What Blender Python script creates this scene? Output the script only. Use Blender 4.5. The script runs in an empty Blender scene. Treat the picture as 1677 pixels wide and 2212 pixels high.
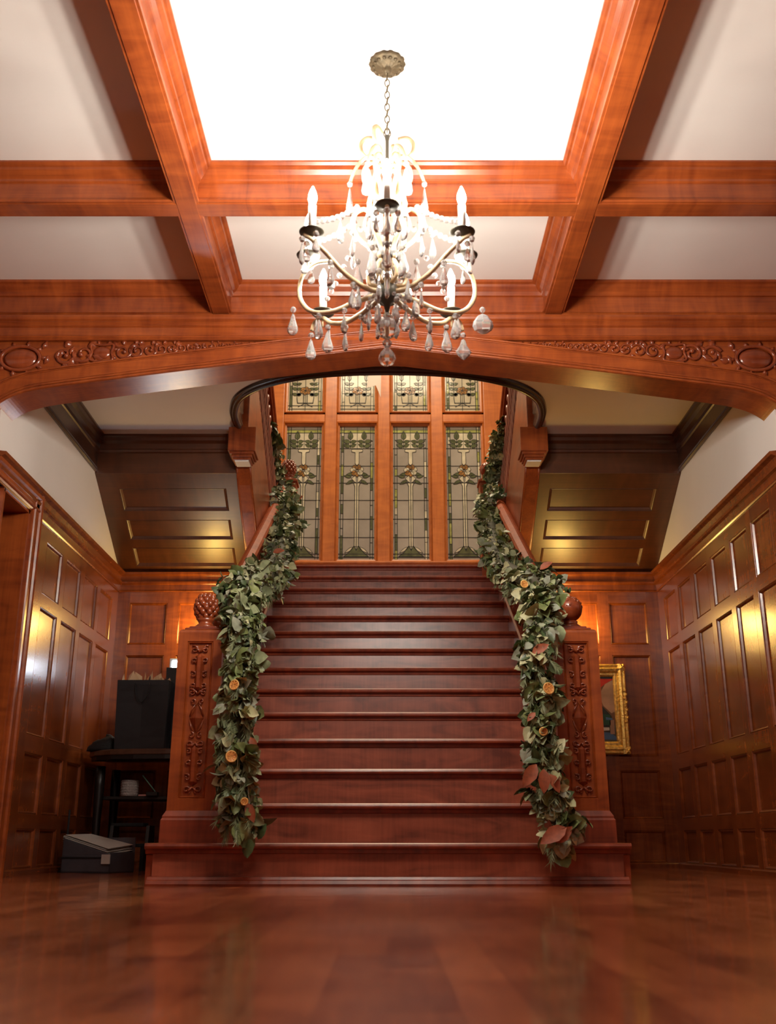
import bpy, bmesh, math, random
from mathutils import Vector, Matrix
PI = math.pi
SC = bpy.context.scene
COL = SC.collection
RND = random.Random(7)

# ------------------------------------------------------------------ materials
def new_mat(name):
    m = bpy.data.materials.new(name); m.use_nodes = True
    nt = m.node_tree; nt.nodes.clear()
    out = nt.nodes.new('ShaderNodeOutputMaterial')
    b = nt.nodes.new('ShaderNodeBsdfPrincipled')
    nt.links.new(b.outputs[0], out.inputs[0])
    return m, nt, b

def plain(name, col, rough=0.5, metal=0.0, noise=0.0, nscale=20, bump=0.0, trans=0.0, ior=1.5, emit=None, estr=0, coat=0, spec=0.5):
    m, nt, b = new_mat(name)
    b.inputs['Base Color'].default_value = (*col, 1)
    b.inputs['Roughness'].default_value = rough
    b.inputs['Metallic'].default_value = metal
    b.inputs['Transmission Weight'].default_value = trans
    b.inputs['IOR'].default_value = ior
    b.inputs['Coat Weight'].default_value = coat
    b.inputs['Specular IOR Level'].default_value = spec
    if emit:
        b.inputs['Emission Color'].default_value = (*emit, 1)
        b.inputs['Emission Strength'].default_value = estr
    if noise or bump:
        tc = nt.nodes.new('ShaderNodeTexCoord')
        n = nt.nodes.new('ShaderNodeTexNoise'); n.inputs['Scale'].default_value = nscale
        n.inputs['Detail'].default_value = 5
        nt.links.new(tc.outputs['Object'], n.inputs['Vector'])
        if noise:
            r = nt.nodes.new('ShaderNodeValToRGB')
            r.color_ramp.elements[0].position = 0.3; r.color_ramp.elements[1].position = 0.7
            r.color_ramp.elements[0].color = (*[c*(1-noise) for c in col], 1)
            r.color_ramp.elements[1].color = (*[min(1, c*(1+noise)) for c in col], 1)
            nt.links.new(n.outputs[0], r.inputs[0]); nt.links.new(r.outputs[0], b.inputs['Base Color'])
        if bump:
            bp = nt.nodes.new('ShaderNodeBump'); bp.inputs['Strength'].default_value = bump
            bp.inputs['Distance'].default_value = 0.01
            nt.links.new(n.outputs[0], bp.inputs['Height']); nt.links.new(bp.outputs[0], b.inputs['Normal'])
    return m

def wood(name, dark, light, axis, rough=0.3, coat=0.22, figure=0.35, blotch=1.6):
    m, nt, b = new_mat(name)
    L = nt.links.new
    tc = nt.nodes.new('ShaderNodeTexCoord')
    oi = nt.nodes.new('ShaderNodeObjectInfo')
    add = nt.nodes.new('ShaderNodeVectorMath'); add.operation = 'ADD'
    mul = nt.nodes.new('ShaderNodeMath'); mul.operation = 'MULTIPLY'; mul.inputs[1].default_value = 17.0
    L(oi.outputs['Random'], mul.inputs[0])
    L(tc.outputs['Object'], add.inputs[0]); L(mul.outputs[0], add.inputs[1])
    def mapped(s_long, s_cross):
        mp = nt.nodes.new('ShaderNodeMapping')
        sc = [s_cross]*3; sc[axis] = s_long
        mp.inputs['Scale'].default_value = sc
        L(add.outputs[0], mp.inputs['Vector']); return mp
    def noise(mp, scale, det, dist=0.0):
        n = nt.nodes.new('ShaderNodeTexNoise')
        n.inputs['Scale'].default_value = scale; n.inputs['Detail'].default_value = det
        n.inputs['Distortion'].default_value = dist
        L(mp.outputs[0], n.inputs['Vector']); return n
    fine = noise(mapped(1.2, 26), 3.0, 6, 0.4)
    mid = noise(mapped(1.0, 7), 1.6, 4, 1.2)
    blo = noise(mapped(1.0, 1.8), blotch, 3, 0.8)
    fig = noise(mapped(5.0, 1.2), 2.2, 3, 1.5)      # cross figure of mahogany
    def mix(a, bb, f):
        mx = nt.nodes.new('ShaderNodeMix'); mx.data_type = 'FLOAT'; mx.inputs[0].default_value = f
        L(a, mx.inputs[2]); L(bb, mx.inputs[3]); return mx.outputs[0]
    v = mix(fine.outputs[0], mid.outputs[0], 0.5)
    v = mix(v, blo.outputs[0], 0.35)
    v = mix(v, fig.outputs[0], figure)
    r = nt.nodes.new('ShaderNodeValToRGB')
    r.color_ramp.elements[0].position = 0.36; r.color_ramp.elements[1].position = 0.64
    r.color_ramp.elements[0].color = (*dark, 1); r.color_ramp.elements[1].color = (*light, 1)
    L(v, r.inputs[0])
    L(r.outputs[0], b.inputs['Base Color'])
    b.inputs['Roughness'].default_value = rough
    b.inputs['Coat Weight'].default_value = coat
    b.inputs['Coat Roughness'].default_value = rough*0.75
    return m

D1, L1 = (0.150, 0.024, 0.0065), (0.410, 0.094, 0.019)      # panelling mahogany
D2, L2 = (0.120, 0.018, 0.0075), (0.310, 0.056, 0.019)    # redder stair treads
WX = wood('mahogany_x', D1, L1, 0); WY = wood('mahogany_y', D1, L1, 1); WZ = wood('mahogany_z', D1, L1, 2)
SX = wood('stair_mahogany_x', D2, L2, 0, rough=0.36, coat=0.25, figure=0.5)
SZ = wood('stair_mahogany_z', D2, L2, 2, rough=0.3, coat=0.4)
RISER = wood('riser_veneer', (0.125, 0.024, 0.012), (0.40, 0.098, 0.048), 2, rough=0.36, coat=0.5, figure=0.5, blotch=1.0)
PD, PL = (0.100, 0.020, 0.0055), (0.300, 0.074, 0.016)       # browner alcove panelling, its wood darkened to stand in for dim light
PY = wood('panel_mahogany_dimmed_y', PD, PL, 1, rough=0.27, coat=0.5); PZ = wood('panel_mahogany_dimmed_z', PD, PL, 2, rough=0.27, coat=0.5); PX = wood('panel_mahogany_dimmed_x', PD, PL, 0, rough=0.27, coat=0.5)
HZ = wood('window_oak_z', (0.31, 0.078, 0.014), (0.56, 0.170, 0.032), 2, rough=0.34, coat=0.25)
HX = wood('window_oak_x', (0.31, 0.078, 0.014), (0.56, 0.170, 0.032), 0, rough=0.34, coat=0.25)
CARVE = wood('carved_mahogany', (0.14, 0.024, 0.008), (0.33, 0.070, 0.020), 0, rough=0.24, coat=0.45)
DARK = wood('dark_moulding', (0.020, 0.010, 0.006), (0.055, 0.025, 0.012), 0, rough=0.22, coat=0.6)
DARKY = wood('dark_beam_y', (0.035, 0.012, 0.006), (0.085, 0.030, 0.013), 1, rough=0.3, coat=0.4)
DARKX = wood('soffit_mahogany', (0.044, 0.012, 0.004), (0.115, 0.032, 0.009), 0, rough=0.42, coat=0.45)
WRAIL = wood('rail_mahogany', (0.20, 0.034, 0.008), (0.42, 0.085, 0.018), 1, rough=0.5, coat=0.0)
WRAIL.node_tree.nodes['Principled BSDF'].inputs['Specular IOR Level'].default_value = 0.2
CREAM = plain('cream_plaster', (0.80, 0.765, 0.72), 0.75, noise=0.02, nscale=3, bump=0.04)
GLASSG = plain('seedy_window_glass', (0.31, 0.29, 0.255), 0.07, noise=0.14, nscale=4, bump=0.10, spec=0.8)
LEAD = plain('lead_came', (0.03, 0.03, 0.028), 0.4, 0.6)
GREEN = plain('green_glass', (0.085, 0.10, 0.05), 0.08, noise=0.35, nscale=18, bump=0.2)
YGREEN = plain('yellow_green_glass', (0.30, 0.32, 0.10), 0.1, noise=0.3, nscale=25, bump=0.3)
CREAMG = plain('cream_glass', (0.52, 0.49, 0.37), 0.12, noise=0.2, nscale=12, bump=0.2)
AMBER = plain('amber_glass', (0.30, 0.15, 0.045), 0.1, noise=0.4, nscale=20, bump=0.2)
OPAL = plain('opal_glass', (0.46, 0.42, 0.31), 0.1, noise=0.2, nscale=7, bump=0.15)
BRASS = plain('antique_brass', (0.11, 0.082, 0.045), 0.55, 0.5, noise=0.35, nscale=40, bump=0.5)
GILT = plain('pale_gilt_iron', (0.56, 0.42, 0.25), 0.5, 0.0, noise=0.2, nscale=30, bump=0.2)
DISH = plain('dark_bronze_dish', (0.065, 0.058, 0.042), 0.5, 0.3)
CANDLE = plain('candle_sleeve', (0.85, 0.82, 0.74), 0.4)
BULB = plain('candle_bulb', (1, 1, 1), 0.3, emit=(1.0, 0.915, 0.80), estr=1020)
CRYSTAL = plain('cut_crystal', (1.0, 1.0, 1.0), 0.01, trans=0.77, ior=1.55, spec=0.8)
GOLD = plain('gilt_frame', (0.80, 0.52, 0.14), 0.35, 0.75, noise=0.25, nscale=60, bump=0.6)
BLACK = plain('black_paper', (0.006, 0.007, 0.010), 0.35, bump=0.3, nscale=5)
BLACKC = plain('black_cloth', (0.006, 0.006, 0.007), 0.8, bump=0.5, nscale=30)
TISSUE = plain('cream_tissue', (0.55, 0.38, 0.22), 0.7)
TISSUE2 = plain('plum_tissue', (0.06, 0.03, 0.05), 0.7)
TABLEW = wood('table_wood', (0.05, 0.022, 0.012), (0.13, 0.06, 0.035), 0, rough=0.3)
TABLED = plain('table_dark', (0.008, 0.005, 0.004), 0.4)
WHITEC = plain('white_ceramic', (0.55, 0.50, 0.47), 0.4, bump=1.0, nscale=120)
GREYB = plain('grey_plastic', (0.075, 0.075, 0.09), 0.45, noise=0.1)
PAPER = plain('white_paper', (0.62, 0.62, 0.58), 0.6)
SCREEN = plain('lit_screen', (0.8, 0.85, 1), 0.3, emit=(0.80, 0.88, 1.0), estr=18)
SHADE = plain('sconce_glass', (1, 0.8, 0.5), 0.4, emit=(1.0, 0.66, 0.18), estr=14)
PENC = plain('mint_pencil', (0.25, 0.6, 0.45), 0.5)
PINK = plain('pink_pad', (0.6, 0.25, 0.22), 0.6)
RIBBON = plain('white_ribbon', (0.46, 0.39, 0.34), 0.55)
ORANGE = plain('dried_orange_flesh', (0.62, 0.24, 0.05), 0.5, noise=0.3, nscale=120)
RIND = plain('dried_orange_rind', (0.75, 0.42, 0.12), 0.5)

LEAFM = [plain('leaf_sage', (0.27, 0.31, 0.17), 0.5, noise=0.3, nscale=40),
         plain('leaf_olive', (0.17, 0.21, 0.075), 0.45, noise=0.3, nscale=40),
         plain('leaf_dark', (0.07, 0.105, 0.040), 0.4, noise=0.3, nscale=40),
         plain('leaf_pale', (0.48, 0.48, 0.27), 0.55, noise=0.2, nscale=40),
         plain('leaf_grey', (0.27, 0.29, 0.21), 0.6, noise=0.25, nscale=40)]
NEEDLE = plain('needle_green', (0.20, 0.235, 0.115), 0.55)
MAGN = plain('magnolia_underside', (0.30, 0.075, 0.028), 0.6, noise=0.3, nscale=50)
STEM = plain('garland_stem', (0.03, 0.035, 0.012), 0.7)

# floor -----------------------------------------------------------------
def floor_material():
    m, nt, b = new_mat('polished_floor'); L = nt.links.new
    tc = nt.nodes.new('ShaderNodeTexCoord')
    mp = nt.nodes.new('ShaderNodeMapping'); mp.inputs['Rotation'].default_value = (0, 0, PI/2)
    L(tc.outputs['Object'], mp.inputs[0])
    br = nt.nodes.new('ShaderNodeTexBrick')
    br.inputs['Scale'].default_value = 1.0
    br.inputs['Brick Width'].default_value = 0.9; br.inputs['Row Height'].default_value = 0.082
    br.inputs['Mortar Size'].default_value = 0.0012; br.offset = 0.37
    br.inputs['Color1'].default_value = (0.13, 0.13, 0.13, 1); br.inputs['Color2'].default_value = (0.85, 0.85, 0.85, 1)
    br.inputs['Mortar'].default_value = (0, 0, 0, 1)
    L(mp.outputs[0], br.inputs['Vector'])
    mp2 = nt.nodes.new('ShaderNodeMapping'); mp2.inputs['Scale'].default_value = (16, 1.6, 1)
    L(tc.outputs['Object'], mp2.inputs[0])
    n1 = nt.nodes.new('ShaderNodeTexNoise'); n1.inputs['Scale'].default_value = 2; n1.inputs['Detail'].default_value = 6
    n1.inputs['Distortion'].default_value = 1.0
    L(mp2.outputs[0], n1.inputs['Vector'])
    n2 = nt.nodes.new('ShaderNodeTexNoise'); n2.inputs['Scale'].default_value = 2.6; n2.inputs['Detail'].default_value = 3
    n2.inputs['Distortion'].default_value = 1.5
    L(tc.outputs['Object'], n2.inputs['Vector'])
    def mix(a, bb, f):
        mx = nt.nodes.new('ShaderNodeMix'); mx.data_type = 'FLOAT'; mx.inputs[0].default_value = f
        L(a, mx.inputs[2]); L(bb, mx.inputs[3]); return mx.outputs[0]
    v = mix(br.outputs['Color'], n1.outputs[0], 0.55); v = mix(v, n2.outputs[0], 0.5)
    r = nt.nodes.new('ShaderNodeValToRGB')
    r.color_ramp.elements[0].position = 0.35; r.color_ramp.elements[1].position = 0.63
    r.color_ramp.elements[0].color = (0.16, 0.028, 0.012, 1); r.color_ramp.elements[1].color = (0.54, 0.155, 0.050, 1)
    L(v, r.inputs[0]); L(r.outputs[0], b.inputs['Base Color'])
    b.inputs['Roughness'].default_value = 0.26
    b.inputs['Coat Weight'].default_value = 0.7; b.inputs['Coat Roughness'].default_value = 0.10
    bp = nt.nodes.new('ShaderNodeBump'); bp.inputs['Strength'].default_value = 0.14; bp.inputs['Distance'].default_value = 0.01
    L(n2.outputs[0], bp.inputs['Height']); L(bp.outputs[0], b.inputs['Normal']); L(bp.outputs[0], b.inputs['Coat Normal'])
    return m
FLOOR = floor_material()

# ------------------------------------------------------------------ mesh builder
def catmull(pts, n=8, closed=False):
    P = [Vector(p) for p in pts]; out = []
    m = len(P)
    segs = m if closed else m-1
    for i in range(segs):
        if closed: a, b, c, d = P[(i-1) % m], P[i], P[(i+1) % m], P[(i+2) % m]
        else: a, b, c, d = P[max(i-1, 0)], P[i], P[i+1], P[min(i+2, m-1)]
        for k in range(n):
            t = k/n
            out.append(0.5*((2*b)+(-a+c)*t+(2*a-5*b+4*c-d)*t*t+(-a+3*b-3*c+d)*t**3))
    if not closed: out.append(P[-1])
    return out

class MB:
    def __init__(s): s.v = []; s.f = []; s.m = []; s.sm = []
    def add(s, vs, fs, mi=0, smooth=False):
        o = len(s.v); s.v += [tuple(p) for p in vs]
        for f in fs: s.f.append(tuple(o+i for i in f)); s.m.append(mi); s.sm.append(smooth)
    def box(s, x0, x1, y0, y1, z0, z1, mi=0):
        vs = [(x, y, z) for x in (x0, x1) for y in (y0, y1) for z in (z0, z1)]
        s.add(vs, [(0,1,3,2), (4,6,7,5), (0,4,5,1), (2,3,7,6), (0,2,6,4), (1,5,7,3)], mi); return s
    def prism(s, poly, axis, a0, a1, mi=0):
        def P(p, a):
            if axis == 'x': return (a, p[0], p[1])
            if axis == 'y': return (p[0], a, p[1])
            return (p[0], p[1], a)
        n = len(poly)
        vs = [P(p, a0) for p in poly]+[P(p, a1) for p in poly]
        fs = [tuple(range(n)), tuple(range(2*n-1, n-1, -1))]
        fs += [(i, i+n, (i+1) % n+n, (i+1) % n) for i in range(n)]
        s.add(vs, fs, mi); return s
    def tube(s, path, rad, n=8, mi=0, closed=False, flat=None, smooth=True):
        P = [Vector(p) for p in path]; m = len(P)
        R = rad if isinstance(rad, (list, tuple)) else [rad]*m
        T = []
        for i in range(m):
            if closed: t = P[(i+1) % m]-P[(i-1) % m]
            else: t = P[min(i+1, m-1)]-P[max(i-1, 0)]
            T.append(t.normalized() if t.length > 1e-9 else Vector((0, 0, 1)))
        up = Vector((0, 0, 1)) if abs(T[0].z) < 0.9 else Vector((1, 0, 0))
        if flat is not None: up = Vector(flat)
        N = (up-T[0]*up.dot(T[0])).normalized(); vs = []
        for i in range(m):
            if i: 
                N = N-T[i]*N.dot(T[i])
                N = N.normalized() if N.length > 1e-6 else T[i].orthogonal().normalized()
            B = T[i].cross(N)
            for k in range(n):
                a = 2*PI*k/n
                vs.append(P[i]+(N*math.cos(a)+B*math.sin(a))*R[i])
        fs = []
        for i in range(m if closed else m-1):
            j = (i+1) % m
            for k in range(n): fs.append((i*n+k, i*n+(k+1) % n, j*n+(k+1) % n, j*n+k))
        if not closed: fs += [tuple(range(n-1, -1, -1)), tuple(range((m-1)*n, m*n))]
        s.add(vs, fs, mi, smooth); return s
    def lathe(s, prof, c=(0, 0, 0), seg=20, mi=0, lobes=0, lob=0.0, smooth=True, sx=1, sy=1):
        vs = []; m = len(prof)
        for r, z in prof:
            for k in range(seg):
                a = 2*PI*k/seg
                rr = r*(1+lob*abs(math.cos(lobes*a/2))) if lobes else r
                vs.append((c[0]+rr*math.cos(a)*sx, c[1]+rr*math.sin(a)*sy, c[2]+z))
        fs = []
        for i in range(m-1):
            for k in range(seg):
                fs.append((i*seg+k, i*seg+(k+1) % seg, (i+1)*seg+(k+1) % seg, (i+1)*seg+k))
        fs += [tuple(range(seg-1, -1, -1)), tuple(range((m-1)*seg, m*seg))]
        s.add(vs, fs, mi, smooth); return s
    def ball(s, c, r, seg=12, rings=8, mi=0, sz=1, smooth=True, sx=1, sy=1):
        prof = [(max(1e-4, r*math.sin(PI*i/rings)), -r*sz*math.cos(PI*i/rings)) for i in range(rings+1)]
        return s.lathe(prof, c, seg, mi, smooth=smooth, sx=sx, sy=sy)
    def sweep(s, prof, p0, p1, A, B, mi=0):
        """closed profile [(a,b)] carried from p0 to p1; A and B are its axes"""
        p0, p1, A, B = Vector(p0), Vector(p1), Vector(A), Vector(B); n = len(prof)
        vs = [p+A*a+B*b for p in (p0, p1) for a, b in prof]
        fs = [tuple(range(n)), tuple(range(2*n-1, n-1, -1))]
        fs += [(i, i+n, (i+1) % n+n, (i+1) % n) for i in range(n)]
        s.add(vs, fs, mi); return s
    def sweep_path(s, prof, path, side, up, mi=0, smooth=False):
        """profile carried along a polyline; side(i) gives the a-axis"""
        n = len(prof); m = len(path); vs = []
        for i, p in enumerate(path):
            A = Vector(side(i)); B = Vector(up)
            vs += [Vector(p)+A*a+B*b for a, b in prof]
        fs = [tuple(range(n)), tuple(range(m*n-1, (m-1)*n-1, -1))]
        for i in range(m-1): fs += [(i*n+k, (i+1)*n+k, (i+1)*n+(k+1) % n, i*n+(k+1) % n) for k in range(n)]
        s.add(vs, fs, mi, smooth); return s
    def relief(s, O, U, V, N, U0, U1, V0, V1, cols, rows, d=0.014, ch=0.016, m_st=0, m_ra=1, m_f=0, back=0.03):
        """panelling: stiles and rails at level 0, fields sunk by d behind a chamfer and a bead"""
        O, U, V, N = Vector(O), Vector(U).normalized(), Vector(V).normalized(), Vector(N).normalized()
        P = lambda u, v, w=0: O+U*u+V*v+N*w
        ub = sorted(set([U0, U1]+[c for r in cols for c in r])); vb = sorted(set([V0, V1]+[c for r in rows for c in r]))
        def quad(a, b, c, e, mi): s.add([a, b, c, e], [(0, 1, 2, 3)], mi)
        incol = lambda a, b: any(abs(a-c[0]) < 1e-6 and abs(b-c[1]) < 1e-6 for c in cols)
        inrow = lambda a, b: any(abs(a-c[0]) < 1e-6 and abs(b-c[1]) < 1e-6 for c in rows)
        for i in range(len(ub)-1):
            for j in range(len(vb)-1):
                a, b, c, e = ub[i], ub[i+1], vb[j], vb[j+1]
                if incol(a, b) and inrow(c, e):
                    lv = [(0, 0), (0.003, -0.004), (0.006, -0.001), (0.010, -0.004), (ch, -d)]
                    for (i0, w0), (i1, w1) in zip(lv, lv[1:]):
                        r0 = [P(a+i0, c+i0, w0), P(b-i0, c+i0, w0), P(b-i0, e-i0, w0), P(a+i0, e-i0, w0)]
                        r1 = [P(a+i1, c+i1, w1), P(b-i1, c+i1, w1), P(b-i1, e-i1, w1), P(a+i1, e-i1, w1)]
                        for k in range(4):
                            quad(r0[k], r0[(k+1) % 4], r1[(k+1) % 4], r1[k], m_ra if k % 2 == 0 else m_st)
                    quad(P(a+ch, c+ch, -d), P(b-ch, c+ch, -d), P(b-ch, e-ch, -d), P(a+ch, e-ch, -d), m_f)
                else:
                    quad(P(a, c), P(b, c), P(b, e), P(a, e), m_ra if incol(a, b) else m_st)
        C = [(U0, V0), (U1, V0), (U1, V1), (U0, V1)]
        for k in range(4):
            a, b = C[k], C[(k+1) % 4]
            quad(P(*a), P(*b), P(b[0], b[1], -back), P(a[0], a[1], -back), 0)
        quad(P(U0, V0, -back), P(U1, V0, -back), P(U1, V1, -back), P(U0, V1, -back), 0)
        return s
    def build(s, name, mats, parent=None, bevel=0, loc=None, bseg=2):
        me = bpy.data.meshes.new(name)
        me.from_pydata(s.v, [], s.f)
        for m in (mats if isinstance(mats, (list, tuple)) else [mats]): me.materials.append(m)
        me.polygons.foreach_set('material_index', s.m)
        me.polygons.foreach_set('use_smooth', s.sm)
        me.update()
        bm = bmesh.new(); bm.from_mesh(me)
        if not getattr(s, 'nonormals', False): bmesh.ops.recalc_face_normals(bm, faces=bm.faces)
        bm.to_mesh(me); bm.free()
        o = bpy.data.objects.new(name, me); COL.objects.link(o)
        if parent is not None:
            o.parent = parent
            o.location = -parent.location if parent.type == 'EMPTY' and parent.parent is None and loc is None else (loc or (0, 0, 0))
        elif loc: o.location = loc
        if bevel:
            b = o.modifiers.new('bevel', 'BEVEL'); b.width = bevel; b.segments = bseg
            b.limit_method = 'ANGLE'; b.angle_limit = math.radians(40)
        return o

def tag(o, label, cat, group=None, kind=None):
    o['label'] = label; o['category'] = cat
    if group: o['group'] = group
    if kind: o['kind'] = kind
    return o
def thing(name, loc, label, cat, group=None, kind=None):
    o = bpy.data.objects.new(name, None); COL.objects.link(o); o.location = loc
    o.empty_display_size = 0.1
    return tag(o, label, cat, group, kind)
S = 'structure'

# ------------------------------------------------------------------ dimensions
EYE = 0.183
HZ_, BZ = 2.88, 2.71            # hall ceiling, underside of its beams
AZ = 2.72                       # alcove ceiling behind the arch
SW = 1.92                       # half width of the stair alcove
YB = 7.0                        # panelled back walls either side of the stairs
YW = 9.60                       # window wall
Y1, TR, RI = 4.35, 0.28, 0.166  # first nosing, going, rise
NS = 14
LZ = RI*NS
def nose(y): return RI+(y-Y1)*RI/TR

# ------------------------------------------------------------------ floor, ceilings
tag(MB().box(-3.4, 3.4, -3.7, 9.9, -0.1, 0).build('floor', FLOOR), 'polished reddish hardwood floor of the hall, gleaming in the foreground', 'floor', kind=S)
tag(MB().box(-3.4, 3.4, -3.7, 4.64, HZ_, HZ_+0.14).build('ceiling', CREAM), 'white plaster coffered ceiling above the chandelier', 'ceiling', kind=S)

# coffer beams
def beam_prof(w=0.052, top=HZ_):
    """half profile mirrored: narrow beaded foot, flat cheek and a stepped crown under the ceiling"""
    h = [(0, BZ), (w-0.012, BZ), (w-0.010, BZ+0.004), (w, BZ+0.004), (w+0.003, BZ+0.012), (w, BZ+0.022),
         (w-0.006, BZ+0.024), (w-0.006, BZ+0.098), (w+0.004, BZ+0.102), (w+0.006, BZ+0.112), (w+0.020, BZ+0.122),
         (w+0.034, BZ+0.138), (w+0.038, BZ+0.148), (w+0.046, BZ+0.150), (w+0.055, BZ+0.160), (w+0.055, top+0.02), (0, top+0.02)]
    return [(-a, b) for a, b in reversed(h[1:-1])]+h[0:1]+h[1:-1]
def beam(name, p0, p1, A, mat, label):
    o = MB().sweep(beam_prof(), p0, p1, A, (0, 0, 1)).build(name, mat)
    return tag(o, label, 'beam', 'mahogany beams of the coffered ceiling', kind=S)
beam('ceiling_beam', (-0.845, -3.6, 0), (-0.845, 4.56, 0), (1, 0, 0), WY, 'long mahogany ceiling beam running away from view, left of the chandelier')
beam('ceiling_beam', (0.838, -3.6, 0), (0.838, 4.56, 0), (1, 0, 0), WY, 'long mahogany ceiling beam running away from view, right of the chandelier')
beam('ceiling_beam', (-3.3, 3.655, 0.0015), (3.3, 3.655, 0.0015), (0, 1, 0), WX, 'mahogany cross beam passing behind the chandelier scrolls')
beam('ceiling_beam', (-3.3, 1.00, 0.0015), (3.3, 1.00, 0.0015), (0, 1, 0), WX, 'mahogany cross beam overhead nearer than the chandelier')
for sx in (-1, 1):
    beam('ceiling_beam', (sx*2.55, -3.6, 0), (sx*2.55, 4.56, 0), (1, 0, 0), WY, 'long mahogany ceiling beam near the %s wall of the hall' % ('left' if sx < 0 else 'right'))
# crown on the hall side of the arch wall
cr = [(0, BZ-0.012), (-0.006, BZ-0.012), (-0.012, BZ), (-0.020, BZ+0.006), (-0.012, BZ+0.014), (-0.012, BZ+0.098), (-0.022, BZ+0.102),
      (-0.030, BZ+0.120), (-0.046, BZ+0.140), (-0.052, BZ+0.150), (-0.064, BZ+0.158), (-0.064, HZ_+0.01), (0, HZ_+0.01)]
o = MB().sweep(cr, (-3.3, 4.555, 0), (3.3, 4.555, 0), (0, 1, 0), (0, 0, 1)).build('trim_1', WX)
tag(o, 'mahogany crown board under the ceiling directly above the carved arch', 'moulding', kind=S)

# ------------------------------------------------------------------ arch
HALF = [(0, 2.53), (0.5, 2.468), (1.0, 2.402), (1.45, 2.340), (1.70, 2.303), (1.80, 2.280), (1.88, 2.245), (1.95, 2.185), (1.995, 2.10), (2.02, 1.99), (2.02, 1.80)]
def arch_pts(n=6):
    h = [Vector((a, b, 0)) for a, b in HALF]
    r = catmull(h[1:], n); r = [Vector((0, 2.53, 0))]+r
    return [(p.x, p.y) for p in r]
AP = arch_pts()
def zA(x):
    x = abs(x)
    for (a, b), (c, d) in zip(AP, AP[1:]):
        if a <= x <= c and c > a: return b+(d-b)*(x-a)/(c-a)
    return 1.8
full = [(-a, b) for a, b in reversed(AP[1:])]+AP
arch = thing('arch_wall', (0, 4.65, 0), 'wide carved mahogany Tudor arch spanning the hall before the staircase', 'arch', kind=S)
core = full+[(2.02, 0), (3.3, 0), (3.3, HZ_), (-3.3, HZ_), (-3.3, 0), (-2.02, 0)]
MB().prism(core, 'y', 4.575, 4.75).build('arch_body', WX, arch)
def off(d):
    pts = []
    for i, (x, z) in enumerate(full):
        a = full[max(0, i-1)]; b = full[min(len(full)-1, i+1)]
        if x == 0: n = Vector((0, 1))
        else:
            t = Vector((b[0]-a[0], b[1]-a[1])).normalized(); n = Vector((-t.y, t.x))
        pts.append((x+n.x*d, z+n.y*d))
    return pts
band = full+list(reversed(off(0.105)))
MB().prism(band, 'y', 4.55, 4.578).build('arch_band', WX, arch, bevel=0.003)
mo = MB()
for d, y, r in ((0.008, 4.549, 0.007), (0.022, 4.548, 0.005), (0.034, 4.549, 0.003), (0.102, 4.549, 0.006), (0.092, 4.549, 0.003)):
    mo.tube([(x, y, z) for x, z in off(d)], r, 6)
mo.tube([(x, 4.752, z+0.012) for x, z in full], 0.009, 6)
mo.build('arch_moulding', WX, arch)
tr = [(0, 2.570), (-0.018, 2.570), (-0.024, 2.576), (-0.018, 2.584), (-0.022, 2.590), (-0.016, 2.596), (-0.016, 2.640), (-0.024, 2.644), (-0.020, 2.652),
      (-0.024, 2.658), (-0.030, 2.664), (-0.026, 2.674), (-0.034, 2.680), (-0.038, 2.690), (-0.038, 2.700), (0, 2.700)]
MB().sweep(tr, (-3.3, 4.568, 0), (3.3, 4.568, 0), (0, 1, 0), (0, 0, 1)).build('top_rail', WX, arch)

def spiral(cx, cz, R, a0, turns, y, sgn=1, n=14, dy=0.0, shrink=0.75):
    out = []
    for i in range(n+1):
        t = i/n; a = a0+sgn*turns*2*PI*t; r = R*(1-shrink*t)
        out.append((cx+r*math.cos(a), y+dy*t, cz+r*math.sin(a)))
    return out
def taper(n, r0, r1): return [r0+(r1-r0)*i/(n-1) for i in range(n)]
def leaf_lump(mb, cx, cz, y, L, W, ang, h=0.012, mi=0):
    """a raised pointed carved leaf"""
    ca, sa = math.cos(ang), math.sin(ang); vs = []
    prof = [(0, 0.15), (0.25, 0.8), (0.5, 1), (0.75, 0.65), (1, 0.05)]
    for t, w in prof:
        for k, hh in ((-1, 0), (-0.5, 0.75), (0, 1 if t < 0.9 else 0.2), (0.5, 0.75), (1, 0)):
            u, v = L*t, W*w*k
            vs.append((cx+u*ca-v*sa, y-h*hh*(0.4+0.6*math.sin(PI*min(1, t+0.12))), cz+u*sa+v*ca))
    fs = [(i*5+k, i*5+k+1, (i+1)*5+k+1, (i+1)*5+k) for i in range(4) for k in range(4)]
    mb.add(vs, fs, mi, True)
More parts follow.
